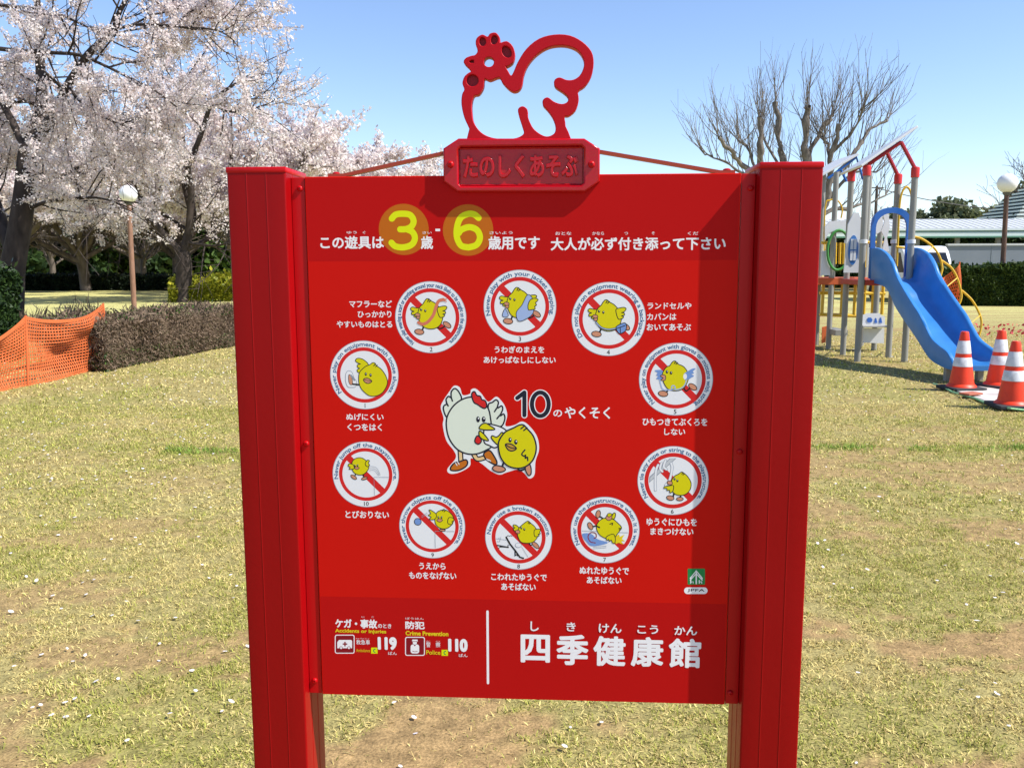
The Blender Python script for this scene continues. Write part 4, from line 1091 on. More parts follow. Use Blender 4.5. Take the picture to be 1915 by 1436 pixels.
# play counter under the deck with printed blue signs
Yc = 15.2; flat_panel('counter_board', ((1612, 607), (1613, 590), (1622, 586), (1645, 586), (1648, 590), (1655, 592), (1655, 607)), Yc)
m = MB(); q = A3(1612, 609, Yc-.25); q2 = A3(1664, 610, Yc-.25); m.box((q.x, Yc-.3, q.z-.03), (q2.x, Yc+.02, q.z)); pb(m, 'counter_top', noisy('counter_grey', [(0, (.32, .32, .31)), (1, (.40, .40, .38))], 8), bevel=.006)
flat_panel('counter_front', ((1614, 641), (1615, 614), (1654, 614), (1653, 642)), Yc-.02)
m = MB(); fb = lambda px, py: (A3(px, py, Yc-.01).x, A3(px, py, Yc-.01).z)
for pts in (((1621, 598), (1624, 594), (1629, 594), (1632, 598), (1630, 603), (1623, 603)), ((1635, 604), (1637, 595), (1639, 595), (1641, 604)), ((1644, 604), (1646, 594), (1648, 594), (1650, 604))):
    m.prism([fb(*p) for p in pts], Yc-.008, Yc-.002, lambda a_, c_, d_: (a_, d_, c_))
pb(m, 'counter_sign', principled('sign_blue', (.03, .12, .42), .5, .3))
m = MB(); q = A3(1547, 614, 15.6); q2 = A3(1570, 616, 15.6); m.box((q.x, 15.2, q.z-.1), (q2.x, 15.8, q.z)); pb(m, 'step', grey_paint, bevel=.006)
flat_panel('mesh_panel', ((1538, 612), (1546, 610), (1544, 640), (1537, 642)), 15.4, orange_net)

# ================================================================== cones and things on the grass
cone_red = noisy('cone_plastic', [(.2, (.55, .035, .012)), (.5, (.74, .043, .009)), (1, (.80, .050, .010))], 9, .45, .35)
cone_white = noisy('cone_band', [(.25, (.42, .41, .40)), (.5, (.62, .62, .63)), (1, (.72, .72, .74))], 14, .4, .4)
black_rubber = principled('cone_base_rubber', (.035, .036, .04), .8, .3)
def cone(px, py, label, rz):
    b_ = gp(px, py); t = empty('traffic_cone', b_+Vector((0, 0, .012)), rz, label, 'traffic cone', 'traffic cones by the slide')
    H, rb_, rt = .70, .150, .043
    rad = lambda z: rb_+(rt-rb_)*z/H
    m = MB(); m.box((-.2, -.2, 0), (.2, .2, .045)); m.build('cone_base', black_rubber, t, bevel=.012)
    m = MB(); m.lathe([(rb_+.02, .045), (rb_+.012, .06), (rad(.08), .08), (rad(.3), .3), (rad(.6), .6), (rad(.685), .685), (rt-.006, H), (rt-.02, H)], n=28); cb = m.build('cone_body', cone_red, t, smooth=True)
    for z0, z1 in ((.287, .395), (.440, .592)):
        m = MB(); m.lathe([(rad(z0)+.001, z0), (rad(z0)+.003, z0+.002), (rad(z1)+.003, z1-.002), (rad(z1)+.001, z1)], n=28); m.build('reflective_band', cone_white, t, smooth=True)
cone(1797, 731, 'orange cone with two white bands directly before the foot of the blue slide', .15)
cone(1866, 727, 'orange cone half hidden behind the nearest cone, right of the slide foot', .5)
cone(1891, 764, 'nearest orange cone at the front corner of the pale ground sheet', -.1)
# pale sheet
c4 = [gp(1764, 727), gp(1830, 721), gp(1935, 741), gp(1846, 757)]
n = 26; V = []; r = np.random.default_rng(5)
for i in range(n):
    for j in range(n):
        s_, t_ = i/(n-1), j/(n-1); p = (c4[0]*(1-s_)+c4[1]*s_)*(1-t_)+(c4[3]*(1-s_)+c4[2]*s_)*t_
        V.append((p.x, p.y, .014+.012*float(vnoise(p.x*1.0, p.y*.4, .16, 3))+.006*float(vnoise(p.x, p.y, .05, 4))))
idx = [(i*n+j, i*n+j+1, (i+1)*n+j+1, (i+1)*n+j) for i in range(n-1) for j in range(n-1)]
m = MB(); m.add(V, idx); sh = m.build('ground_sheet', noisy('pale_sheet', [(.3, (.40, .36, .32)), (.55, (.58, .56, .53)), (.8, (.33, .24, .18))], 3, .6), smooth=True)
sh.modifiers.new('thick', 'SOLIDIFY').thickness = .012
tag(sh, 'crumpled pale sheet lying under the cones', 'ground sheet')
bk = gp(1815, 745); m = MB(); m.box((-.11, -.07, 0), (.11, .07, .022)); o = m.build('brick', noisy('brick_red', [(0, (.35, .10, .06)), (1, (.45, .14, .08))], 12), bevel=.006); o.location = (bk.x, bk.y, .045); o.rotation_euler = (0, 0, .4)
tag(o, 'small red block lying on the pale ground sheet', 'brick')
m = MB(); m.tube([tuple(gp(px, py)+Vector((0, 0, .03+.012*math.sin(i*2.1)))) for i, (px, py) in enumerate(((1745, 722), (1760, 728), (1780, 736), (1800, 744), (1822, 751), (1845, 758), (1862, 765), (1890, 771), (1915, 770), (1950, 766)))], .011, 6)
o = m.build('green_rope', noisy('green_rope', [(.3, (.10, .38, .16)), (.7, (.35, .5, .3))], 60), smooth=True); tag(o, 'pale green rope along the edge of the ground sheet', 'rope')

# ================================================================== orange net fence (left front)
fence = empty('net_fence', gp(120, 712), 0, 'sagging orange mesh fence on thin stakes in front of the left hedge', 'mesh fence')
FO = Vector(fence.location)
def fb_(mb, name, mat, parent=None, **kw):
    mb.v = [(x-FO.x, y-FO.y, z-FO.z) for x, y, z in mb.v]; return mb.build(name, mat, parent or fence, **kw)
S0, S1, S2 = gp(-120, 757), gp(52, 722), gp(206, 688)
tops = [Vector((S0.x, S0.y, .50)), at(48, 596, S1.y), at(193, 572, S2.y)]
for s_, t_ in zip((S0, S1, S2), tops):
    m = MB(); m.tube([s_-Vector((0, 0, .1)), t_+Vector((0, 0, .04))], .016, 8); fb_(m, 'stake', orange_net, smooth=True)
def netting(A0, A1, T0, T1, sag, seed):
    nu, nv = 36, 19; r = np.random.default_rng(seed); G = np.zeros((nu+1, nv+1, 3))
    N2 = Vector((A1.y-A0.y, A0.x-A1.x, 0)).normalized()
    for i in range(nu+1):
        for j in range(nv+1):
            u_, v_ = i/nu, j/nv
            bot = A0*(1-u_)+A1*u_; top = T0*(1-u_)+T1*u_
            p = bot*(1-v_)+top*v_
            p.z = p.z*(1-sag*4*u_*(1-u_)) + .01
            d_ = (.10*math.sin(u_*3+v_*4+seed)+.035*math.sin(v_*9-u_*6+seed*2)+.018*math.sin(u_*11+v_*15))*math.sin(math.pi*u_)
            p = p+N2*d_; G[i, j] = p
    V = []; F = []
    def strip(P, w, ax):
        P = np.array(P); T = np.gradient(P, axis=0); o = len(V)
        for q, t in zip(P, T):
            t = t/np.linalg.norm(t); S = np.cross(t, np.array([N2.x, N2.y, 0.])); S /= np.linalg.norm(S)
            V.extend([q-S*w/2, q+S*w/2])
        for i in range(len(P)-1): F.append((o+2*i, o+2*i+1, o+2*i+3, o+2*i+2))
    for j in range(nv+1): strip(G[:, j], .018 if j not in (0, nv) else .045, 0)
    for i in range(nu+1): strip(G[i, :]+np.array([N2.x, N2.y, 0])*.002, .018, 1)
    V2 = [tuple(v) for v in V]; m = MB(); m.add(V2, F); o = fb_(m, 'netting', orange_net, fix=False)
    o.modifiers.new('thick', 'SOLIDIFY').thickness = .004
netting(S0, S1, tops[0], tops[1], .12, 1); netting(S1, S2, tops[1], tops[2], .14, 2)
# small marker flag by the hedge
b0 = gp(409, 651); t = empty('marker_flag', b0, 0, 'thin white stake with a tiny red flag before the brown hedge', 'marker')
m = MB(); m.tube([(0, 0, -.05), (0, 0, height_at(b0, 604))], .008, 6); m.build('stake', principled('stake_white', (.6, .58, .55), .6), t)
zf_ = height_at(b0, 616); m = MB(); m.add([(0, 0, zf_-.05), (.035, .01, zf_-.04), (.05, -.01, zf_), (.04, .012, zf_+.03), (0, 0, zf_+.05), (-.035, .0, zf_)], [(0, 1, 2, 3, 4, 5)]); o = m.build('flag', principled('flag_red', (.6, .02, .03), .6), t); o.modifiers.new('thick', 'SOLIDIFY').thickness = .003

# ================================================================== lamps
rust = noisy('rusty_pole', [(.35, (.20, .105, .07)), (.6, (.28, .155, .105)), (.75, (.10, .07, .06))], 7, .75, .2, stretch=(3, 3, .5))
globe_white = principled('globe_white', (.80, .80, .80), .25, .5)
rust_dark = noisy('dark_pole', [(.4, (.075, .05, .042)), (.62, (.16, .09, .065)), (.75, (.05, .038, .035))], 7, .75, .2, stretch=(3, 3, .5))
def lamp(px_top, py_top, rpx, bpx, bpy, label, flip):
    b_ = gp(bpx, bpy); g_ = at(px_top, py_top, b_.y); t = empty('globe_lamp', b_, 0, label, 'street lamp', 'globe lamps on rusty poles')
    rg = rpx/FOC*b_.y; hg = g_.z; dx = g_.x-b_.x
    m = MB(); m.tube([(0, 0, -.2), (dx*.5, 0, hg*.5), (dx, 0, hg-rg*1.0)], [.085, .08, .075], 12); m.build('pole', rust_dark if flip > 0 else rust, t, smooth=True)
    m = MB(); m.lathe([(.08, hg-rg*1.25), (.12, hg-rg*1.1), (.14, hg-rg*.86)], (dx, 0, 0), 14); m.build('lamp_collar', principled('collar_grey', (.1, .1, .1), .5), t, smooth=True)
    m = MB(); m.lathe([(rg*math.sin(a_), hg-rg*math.cos(a_)) for a_ in np.linspace(.35, math.pi-.02, 18)], (dx, 0, 0), 28); m.build('globe', globe_white, t, smooth=True)
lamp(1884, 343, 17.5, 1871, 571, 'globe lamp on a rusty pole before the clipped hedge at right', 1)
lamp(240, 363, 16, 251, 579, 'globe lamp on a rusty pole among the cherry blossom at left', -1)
# ================================================================== trees
bark = noisy('cherry_bark', [(.3, (.028, .022, .020)), (.7, (.075, .058, .050))], 6, .9, .15, bump=.6, bump_scale=14, stretch=(1, 1, .4))
bark_pale = noisy('pale_bark', [(.3, (.10, .083, .07)), (.7, (.25, .22, .19))], 5, .9, .15, bump=.5, bump_scale=14, stretch=(1, 1, .4))
bark_grey = noisy('grey_bark', [(.3, (.075, .06, .05)), (.7, (.15, .125, .105))], 5, .9, .15, bump=.4, stretch=(1, 1, .4))
blossom = leafy('cherry_blossom', [(.58, .48, .465), (.77, .68, .665), (.86, .79, .775), (.89, .84, .82)], .48, .7)
def perp(d, r):
    v = Vector(r.normal(size=3)); v -= d*v.dot(d); return v.normalized()
def branch(p, d, L, r0, r1, r, n=5, wob=.12, up=.0):
    pts = [Vector(p)]; d = Vector(d).normalized()
    for i in range(n):
        d = (d + Vector(r.normal(size=3))*wob + Vector((0, 0, up))).normalized(); pts.append(pts[-1]+d*(L/n))
    return (pts, np.linspace(r0, r1, n+1))
def sub(parent, r, count, lrange, ang, up, rr, n=4, t0=.3, wob=.14, t1=1.0):
    pts, rad = parent; out = []; k = len(pts)-1
    Ls = sum((pts[i+1]-pts[i]).length for i in range(k))
    for c in range(count):
        t = t0+(t1-t0)*(c+r.random())/count; f = min(t, .999)*k; i = int(f); q = pts[i].lerp(pts[i+1], f-i); T = (pts[i+1]-pts[i]).normalized()
        a_ = R(r.uniform(*ang)); d = (T*math.cos(a_)+perp(T, r)*math.sin(a_)+Vector((0, 0, up))).normalized()
        rp = rad[i]+(rad[i+1]-rad[i])*(f-i)
        L = r.uniform(*lrange)
        ra_ = min(rp*.75, rr[0]); out.append(branch(q, d, L, ra_, max(rr[1], .3*ra_) if rr[1] < ra_ else ra_*.5, r, n, wob, up*.25))
    return out
def tree_mesh(brs, name, mat, parent, off=Vector((0, 0, 0)), minsides=3):
    m = MB()
    for pts, rad in brs:
        big = max(rad); s = 10 if big > .12 else 7 if big > .05 else 5 if big > .02 else 3
        m.tube([p-off for p in pts], list(rad), s, cap=False)
    return m.build(name, mat, parent, smooth=True, fix=False, angle=80)
def seg_points(brs, n, r, sig, t0=.0):
    A_ = []; B_ = []
    for pts, rad in brs:
        for i in range(len(pts)-1): A_.append(pts[i]); B_.append(pts[i+1])
    A_ = np.array([tuple(a) for a in A_]); B_ = np.array([tuple(b) for b in B_])
    L = np.linalg.norm(B_-A_, axis=1); c = r.choice(len(L), n, p=L/L.sum()); t = r.random((n, 1))
    return A_[c]*(1-t)+B_[c]*t+r.normal(size=(n, 3))*sig
def blossoms(brs, n, per, size, sig, clump, r, off, parent, mat=None, name='crown', keep=None):
    """clumps of small flowers along the twigs"""
    P = seg_points(brs, n, r, sig)
    if keep is not None: P = P[keep(P)]; n = len(P)
    P = np.repeat(P, per, 0)+r.normal(size=(n*per, 3))*clump
    V, Q = leaf_quads(P-np.array(tuple(off)), size, r)
    return np_mesh(name, V, Q, mat or blossom, parent)

# ---- big cherry at left (limbs traced, each at its own distance)
def traced(pts, Y, r0, r1, dy=0.0, n=4):
    P = [at(px, py, Y+dy*i/(len(pts)-1)) for i, (px, py) in enumerate(pts)]
    P = [Vector(tuple(q)) for q in cat([tuple(p) for p in P], n)]
    return (P, np.linspace(r0, r1, len(P)))
r = np.random.default_rng(101); YC = 19.0
bse = gp(22, 600); YC = 19.0; bx0 = at(20, 560, YC); root = Vector((bx0.x, YC, 0))
t1 = empty('cherry_tree', root, 0, 'tall dark-trunked cherry tree in white blossom reaching over from the left edge', 'cherry tree', 'blossoming cherry trees')
limbs = [traced([(16, 640), (20, 560), (24, 500), (38, 420), (47, 350), (50, 300), (54, 272)], YC, .29, .17, 0),
         traced([(52, 280), (62, 250), (75, 210), (78, 170), (76, 130), (73, 80), (73, 40), (68, -20), (70, -90)], YC, .15, .05, .8),
         traced([(56, 274), (85, 240), (107, 205), (125, 165), (150, 125), (172, 95), (213, 60), (217, 40), (226, 18), (240, -10), (250, -60)], YC, .12, .03, -1.2),
         traced([(48, 280), (25, 232), (2, 190), (-24, 150), (-60, 90)], YC, .09, .04, .6),
         traced([(-70, 80), (0, 92), (60, 97), (110, 100), (150, 104), (200, 125), (240, 145), (290, 170), (330, 200)], YC-1.2, .05, .015, -.6),
         traced([(-60, 0), (0, 10), (60, 17), (110, 28), (140, 40), (175, 57), (215, 80), (260, 100)], YC-.7, .04, .012, -.6),
         traced([(215, 56), (255, 47), (300, 48), (350, 52), (400, 56), (430, 70), (445, 88)], YC-1.3, .035, .008, -.5),
         traced([(30, 490), (10, 440), (-4, 390), (-30, 330), (-70, 270)], YC, .15, .07, 1.0),
         traced([(50, 320), (110, 330), (160, 305), (200, 290), (250, 270), (300, 265)], YC+.3, .05, .012, 1.6),
         traced([(40, 400), (80, 380), (130, 372), (180, 370), (220, 380)], YC+.2, .05, .012, -1.8),
         traced([(125, 160), (150, 190), (185, 215), (230, 235), (270, 250)], YC-.6, .035, .010, -.5),
         traced([(230, -20), (280, -5), (330, 5), (370, 20), (400, 30)], YC-1.0, .03, .008, .4),
         traced([(75, 200), (40, 190), (0, 215), (-40, 260)], YC+.4, .05, .012, 1.0),
         traced([(76, 130), (110, 160), (140, 220), (170, 250)], YC+.5, .04, .012, 2.0)]
mid = []
for L_ in limbs[1:]: mid += sub(L_, r, 14, (.7, 1.9), (30, 80), .05, (.022, .007), 4, .12)
fine = []
for L_ in mid: fine += sub(L_, r, 4, (.35, .9), (25, 70), .0, (.009, .004), 3, .2)
tree_mesh(limbs+mid+fine, 'trunk', bark, t1, root)
def open_crown(zmin, thin, rr):
    """no flowers low on the crown nor round the lamp; a thinner outer end"""
    def f(P):
        px, py, _ = project(P)
        k = (P[:, 2] > zmin+.5*(vnoise(P[:, 0], P[:, 1], .9, 2)-.5)) & ~(((px-240)/26)**2+((py-366)/30)**2 < 1)
        gap = vnoise(P[:, 0]+P[:, 1]*.5, P[:, 2], .8, 9)*.6+vnoise(P[:, 0], P[:, 2]+P[:, 1], .35, 10)*.4
        return k & (rr.random(len(P)) < np.clip((gap-.32)*5, .04, 1)) & (rr.random(len(P)) < np.where(px > thin, .4, 1))
    return f
blossoms(fine+mid, 21000, 7, .047, .024, .042, r, root, t1, keep=open_crown(2.45, 2000, r))

# ---- second cherry, further back
r = np.random.default_rng(102); Y2 = 35.0; b2 = at(340, 566, Y2); root = Vector((b2.x, Y2, 0))
t2 = empty('cherry_tree', root, 0, 'cherry tree in blossom with a thick leaning trunk behind the brown hedge', 'cherry tree', 'blossoming cherry trees')
limbs = [traced([(338, 575), (342, 540), (345, 500), (341, 472)], Y2, .34, .27),
         traced([(341, 476), (320, 455), (295, 425), (270, 385), (255, 345), (240, 300), (228, 250)], Y2, .18, .05, -1.5),
         traced([(343, 474), (352, 440), (360, 400), (350, 340), (341, 256), (338, 200), (345, 150)], Y2, .20, .05, .5),
         traced([(352, 440), (358, 360), (352, 315), (375, 255), (395, 195), (418, 172), (445, 155), (470, 145)], Y2, .14, .03, -1.5),
         traced([(358, 400), (335, 310), (318, 270), (300, 230), (285, 180), (270, 140)], Y2, .12, .03, 2),
         traced([(345, 470), (400, 440), (440, 400), (480, 370), (520, 350)], Y2, .10, .03, 1.5),
         traced([(350, 430), (300, 400), (250, 395), (200, 400), (170, 410)], Y2, .07, .02, 2.5),
         traced([(352, 455), (400, 460), (430, 455), (460, 465)], Y2, .06, .02, -1.5),
         traced([(256, 345), (220, 330), (180, 320), (140, 330)], Y2-1, .05, .015, -1.5),
         traced([(395, 195), (430, 210), (465, 205), (500, 195), (525, 180)], Y2-1, .05, .015, 1.5)]
mid = []
for L_ in limbs[1:]: mid += sub(L_, r, 15, (1.2, 3.0), (30, 75), .06, (.035, .010), 4, .15)
fine = []
for L_ in mid: fine += sub(L_, r, 4, (.6, 1.5), (25, 65), .03, (.012, .006), 3, .2)
tree_mesh(limbs+mid+fine, 'trunk', bark, t2, root)
blossoms(fine+mid, 17000, 7, .082, .05, .075, r, root, t2, keep=open_crown(2.5, 390, r))

# ---- further cherries in the row: built once from scratch, then copied
def make_cherry(seed, H, spread, nb, qs, label, density=1.0):
    r = np.random.default_rng(seed); t = empty('cherry_tree', (0, 0, 0), 0, label, 'cherry tree', 'blossoming cherry trees')
    tr = branch((0, 0, -.2), (r.normal()*.08, r.normal()*.08, 1), H*.24, H*.036, H*.028, r, 4, .06)
    limbs = [tr]; top = tr[0][-1]
    for k in range(8):
        a_ = 2*math.pi*k/8+r.uniform(-.3, .3); e_ = r.uniform(.5, 1.5)
        limbs.append(branch(top-Vector((0, 0, r.uniform(0, H*.06))), (math.cos(a_)*spread, math.sin(a_)*spread, e_), H*r.uniform(.6, .8), H*.017, H*.004, r, 6, .13, .07))
    mid = []
    for L_ in limbs[1:]: mid += sub(L_, r, 14, (H*.12, H*.30), (25, 70), .10, (.04, .012), 4, .22)
    fine = []
    for L_ in mid: fine += sub(L_, r, 4, (H*.06, H*.15), (25, 65), .05, (.014, .007), 3, .2)
    tree_mesh(limbs+mid+fine, 'trunk', bark_grey, t)
    blossoms(fine+mid, int(nb*density), 5, qs, .10, .12, r, Vector((0, 0, 0)), t, keep=lambda P: P[:, 2] > 3.5)
    return t
protoA = make_cherry(201, 9.0, 1.0, 9500, .155, 'cherry tree behind the left post, its thin outer twigs rising above the blossom', .8)
protoB = make_cherry(202, 8.5, 1.15, 11000, .155, 'fully blossomed cherry tree in the row left of the hen ornament')
def place(t, px, Y, s, rz, label=None):
    t.location = (at(px, 500, Y).x, Y, 0); t.scale = (s, s, s); t.rotation_euler = (0, 0, rz)
    if label: t['label'] = label
place(protoA, 452, 40, 1.02, .4)
place(protoB, 560, 47, 1.08, 1.0)
for src, px, Y, s, rz, lab in (
    (protoB, 640, 55, 1.12, 2.2, 'rounded blossoming cherry tree just right of the left post, farther down the row'),
    (protoB, 705, 66, 1.12, 3.6, 'pale blossoming cherry tree above the middle of the left brace bar'),
    (protoB, 765, 80, 1.14, 4.4, 'small far cherry tree in blossom at the low end of the row'),
    (protoB, 815, 98, 1.15, .3, 'farthest cherry tree of the row, beside the name plate'),
    (protoA, 330, 52, 1.05, 2.5, 'blossoming cherry tree standing behind the thick-trunked one'),
    (protoB, 160, 50, 1.1, 5.0, 'blossoming cherry tree seen through the branches of the tallest one'),
    (protoB, 10, 44, 1.1, 2.9, 'blossoming cherry tree far behind the trunk at the left edge'),
    (protoB, 250, 66, 1.1, 1.4, 'distant cherry tree in blossom behind the left globe lamp')):
    place(copy_tree(src), px, Y, s, rz, lab)

# ---- pollarded bare tree (right)
r = np.random.default_rng(301); Y3 = 38.0; root = Vector((at(1505, 560, Y3).x, Y3, 0))
t3 = empty('bare_tree', root, 0, 'large pollarded bare tree rising behind the right post of the sign', 'tree')
def tz(pts, r0, r1, dy=0):
    P, rad = traced(pts, Y3, r0, r1, dy); k = len(P)
    P = [p+Vector(r.normal(size=3))*.045*(1 if 0 < i < k-1 else 0) for i, p in enumerate(P)]
    rad = rad*(1+.16*r.normal(size=k)); rad[-1] = r1*1.25; return (P, np.abs(rad))
limbs = [tz([(1508, 572), (1508, 500), (1505, 440), (1505, 400)], .42, .34),
         tz([(1500, 430), (1460, 380), (1425, 320), (1422, 270), (1420, 219)], .19, .08, -.6),
         tz([(1502, 420), (1478, 350), (1465, 302), (1458, 260), (1450, 192)], .20, .10, .5),
         tz([(1505, 410), (1506, 340), (1505, 302), (1507, 246), (1510, 200)], .24, .12, -.3),
         tz([(1506, 350), (1514, 290), (1538, 243), (1558, 215)], .15, .07, .8),
         tz([(1508, 430), (1545, 380), (1553, 323), (1556, 285), (1569, 232)], .18, .08, -.8),
         tz([(1555, 292), (1545, 265), (1541, 255)], .07, .05),
         tz([(1552, 340), (1594, 292), (1611, 267), (1628, 241), (1660, 226)], .12, .04, 1.2),
         tz([(1470, 400), (1399, 322), (1371, 288), (1344, 257)], .13, .06, -1.0),
         tz([(1440, 365), (1390, 325), (1345, 300), (1318, 290)], .08, .03, 1.2),
         tz([(1545, 375), (1580, 337), (1597, 323), (1640, 322)], .09, .03, -.6),
         tz([(1510, 440), (1545, 398), (1597, 389), (1656, 366)], .13, .03, 1),
         tz([(1440, 370), (1400, 285), (1380, 262)], .08, .04, 1.6),
         tz([(1480, 350), (1435, 270), (1425, 240)], .07, .04, 1.8),
         tz([(1556, 285), (1600, 240), (1612, 205)], .07, .035, -1.6)]
shoots = []
for L_ in limbs[1:]:
    shoots += sub(L_, r, 12, (.8, 2.6), (15, 60), .75, (.022, .007), 5, .30, .09)
tips = []
for L_ in limbs[1:]:
    for _ in range(3): tips.append(branch(L_[0][-1], (L_[0][-1]-L_[0][-4]).normalized()+Vector(r.normal(size=3))*.45+Vector((0, 0, .7)), r.uniform(1.2, 2.4), .022, .006, r, 5, .08, .1))
tw = []
for L_ in shoots+tips: tw += sub(L_, r, 4, (.5, 1.5), (20, 55), .4, (.011, .0055), 3, .15)
tree_mesh(limbs+shoots+tips+tw, 'trunk', bark_pale, t3, root)

# ---- bare trees under the blossoms, in front of the dark wood
def bare_tree(seed, H, label):
    r = np.random.default_rng(seed); t = empty('bare_tree', (0, 0, 0), 0, label, 'tree', 'bare trees before the dark wood')
    tr = branch((0, 0, -.2), (r.normal()*.1, 0, 1), H*.32, H*.032, H*.024, r, 4, .07); limbs = [tr]
    for k in range(9):
        a_ = 2*math.pi*k/9+r.uniform(-.3, .3)
        limbs.append(branch(tr[0][-1]-Vector((0, 0, r.uniform(0, H*.12))), (math.cos(a_), math.sin(a_), r.uniform(.7, 1.6)), H*r.uniform(.45, .62), H*.014, H*.003, r, 5, .12, .05))
    mid = []
    for L_ in limbs[1:]: mid += sub(L_, r, 9, (H*.12, H*.26), (20, 55), .15, (.03, .010), 4, .2)
    fine = []
    for L_ in mid: fine += sub(L_, r, 4, (H*.06, H*.14), (20, 50), .1, (.012, .007), 3, .2)
    tree_mesh(limbs+mid+fine, 'trunk', bark_grey, t); return t
bt = bare_tree(401, 6.2, 'pale bare tree with fine sweeping twigs left of the left globe lamp')
place(bt, 160, 52, 1.0, .5)
for px, Y, s, rz, lab in ((268, 58, 1.05, 2.0, 'pale bare tree just right of the left globe lamp pole'), (95, 60, 1.1, 4.0, 'bare tree near the dark bush, half hidden by the big cherry trunk')):
    place(copy_tree(bt), px, Y, s, rz, lab)

# ---- evergreens of the dark wood
def leaf_tree(seed, H, W, mat, qn, qs, label, name='evergreen_tree', group=None, trunk=True):
    r = np.random.default_rng(seed); t = empty(name, (0, 0, 0), 0, label, 'tree', group)
    lim = [branch((0, 0, -.2), (r.normal()*.05, 0, 1), H*.6, H*.03, H*.012, r, 4, .05)]
    C_ = []
    for k in range(34):
        u_ = r.random(); a_ = r.uniform(0, 6.28); z_ = H*(.10+.86*u_); rad = W*.5*math.sqrt(max(.05, 1-((u_-.4)/.68)**2))*r.uniform(.45, .95)
        C_.append((rad*math.cos(a_), rad*math.sin(a_), z_, W*r.uniform(.11, .2)))
        lim.append(branch((0, 0, z_*.6), (math.cos(a_), math.sin(a_), .6), rad, H*.010, H*.003, r, 3, .1))
    tree_mesh(lim, 'trunk', bark, t)
    C_ = np.array(C_); c = r.choice(len(C_), qn); d = r.normal(size=(qn, 3)); d /= np.linalg.norm(d, axis=1)[:, None]; d *= (r.random((qn, 1))**.4)
    P = C_[c, :3]+d*C_[c, 3:4]*np.array([1, 1, .8]); V, Q = leaf_quads(P, qs, r, 1.5); np_mesh('crown', V, Q, mat, t); return t
leaf_dark = leafy('evergreen_leaf', [(.015, .03, .010), (.03, .06, .016), (.06, .10, .025)], .2, .5)
leaf_mid = leafy('broadleaf', [(.03, .06, .012), (.06, .11, .02), (.10, .17, .035)], .25, .5)
leaf_pale = leafy('spring_leaf', [(.10, .12, .035), (.17, .19, .06), (.24, .24, .09)], .3, .5)
G1 = 'evergreens of the dark wood at left'
ev = leaf_tree(501, 9.5, 8.5, leaf_dark, 7000, .42, 'dark evergreen at the left end of the far wood', group=G1); place(ev, 40, 74, 1.0, 0)
ev2 = leaf_tree(502, 8.0, 8.0, leaf_mid, 6000, .42, 'brighter green broad tree in the far wood behind the left globe lamp', group=G1); place(ev2, 232, 78, .9, 1)
for src, px, Y, s, rz, lab in ((ev, 115, 80, 1.05, 2, 'dark evergreen behind the pale bare tree, left of the lamp'), (ev, 170, 76, .9, 4.1, 'low dark evergreen between the two pale bare trees'),
        (ev2, 300, 82, 1.0, 3, 'green broad tree between the lamp and the thick-trunked cherry'), (ev, 355, 78, 1.0, 5, 'dark evergreen behind the thick cherry trunk'),
        (ev2, 415, 80, 1.05, 2.2, 'green broad tree just left of the sign post in the far wood'), (ev, 470, 84, 1.0, 1.2, 'dark evergreen whose edge shows beside the left sign post'),
        (ev2, -30, 82, 1.1, 3.3, 'green broad tree beyond the left edge of the dark bush')):
    place(copy_tree(src), px, Y, s, rz, lab)
# trees behind the walkway at right; haze is put into the paler leaf colour
G2 = 'trees on the skyline at right'
hazed_leaf = leafy('hazed_leaf', [(.06, .08, .04), (.11, .135, .065), (.18, .19, .10)], .3, .6)
rt = leaf_tree(511, 7.2, 9, hazed_leaf, 4200, .42, 'dark round tree on the skyline right of the slide tower', group=G2); place(rt, 1745, 92, 1, 0)
rt2 = leaf_tree(512, 6.8, 9, leaf_pale, 4200, .40, 'pale yellow-green tree on the skyline over the walkway roof', group=G2); place(rt2, 1815, 100, 1, 0)
for src, px, Y, s, rz, lab in ((rt2, 1868, 104, 1.05, 2, 'pale tree on the skyline left of the right globe lamp pole'), (rt, 1700, 96, .9, 2, 'dark tree on the skyline seen between the tower posts'), (rt, 1950, 90, 1.2, 4, 'dark tree behind the pyramid roof at the right edge')):
    place(copy_tree(src), px, Y, s, rz, lab)
place(copy_tree(bt), 1960, 60, 1.55, 1, 'bare tree at the right edge behind the pyramid roof'); bpy.context.view_layer.update()
place(copy_tree(bt), 1640, 62, .95, 3, 'low bare tree seen between the posts of the slide tower')

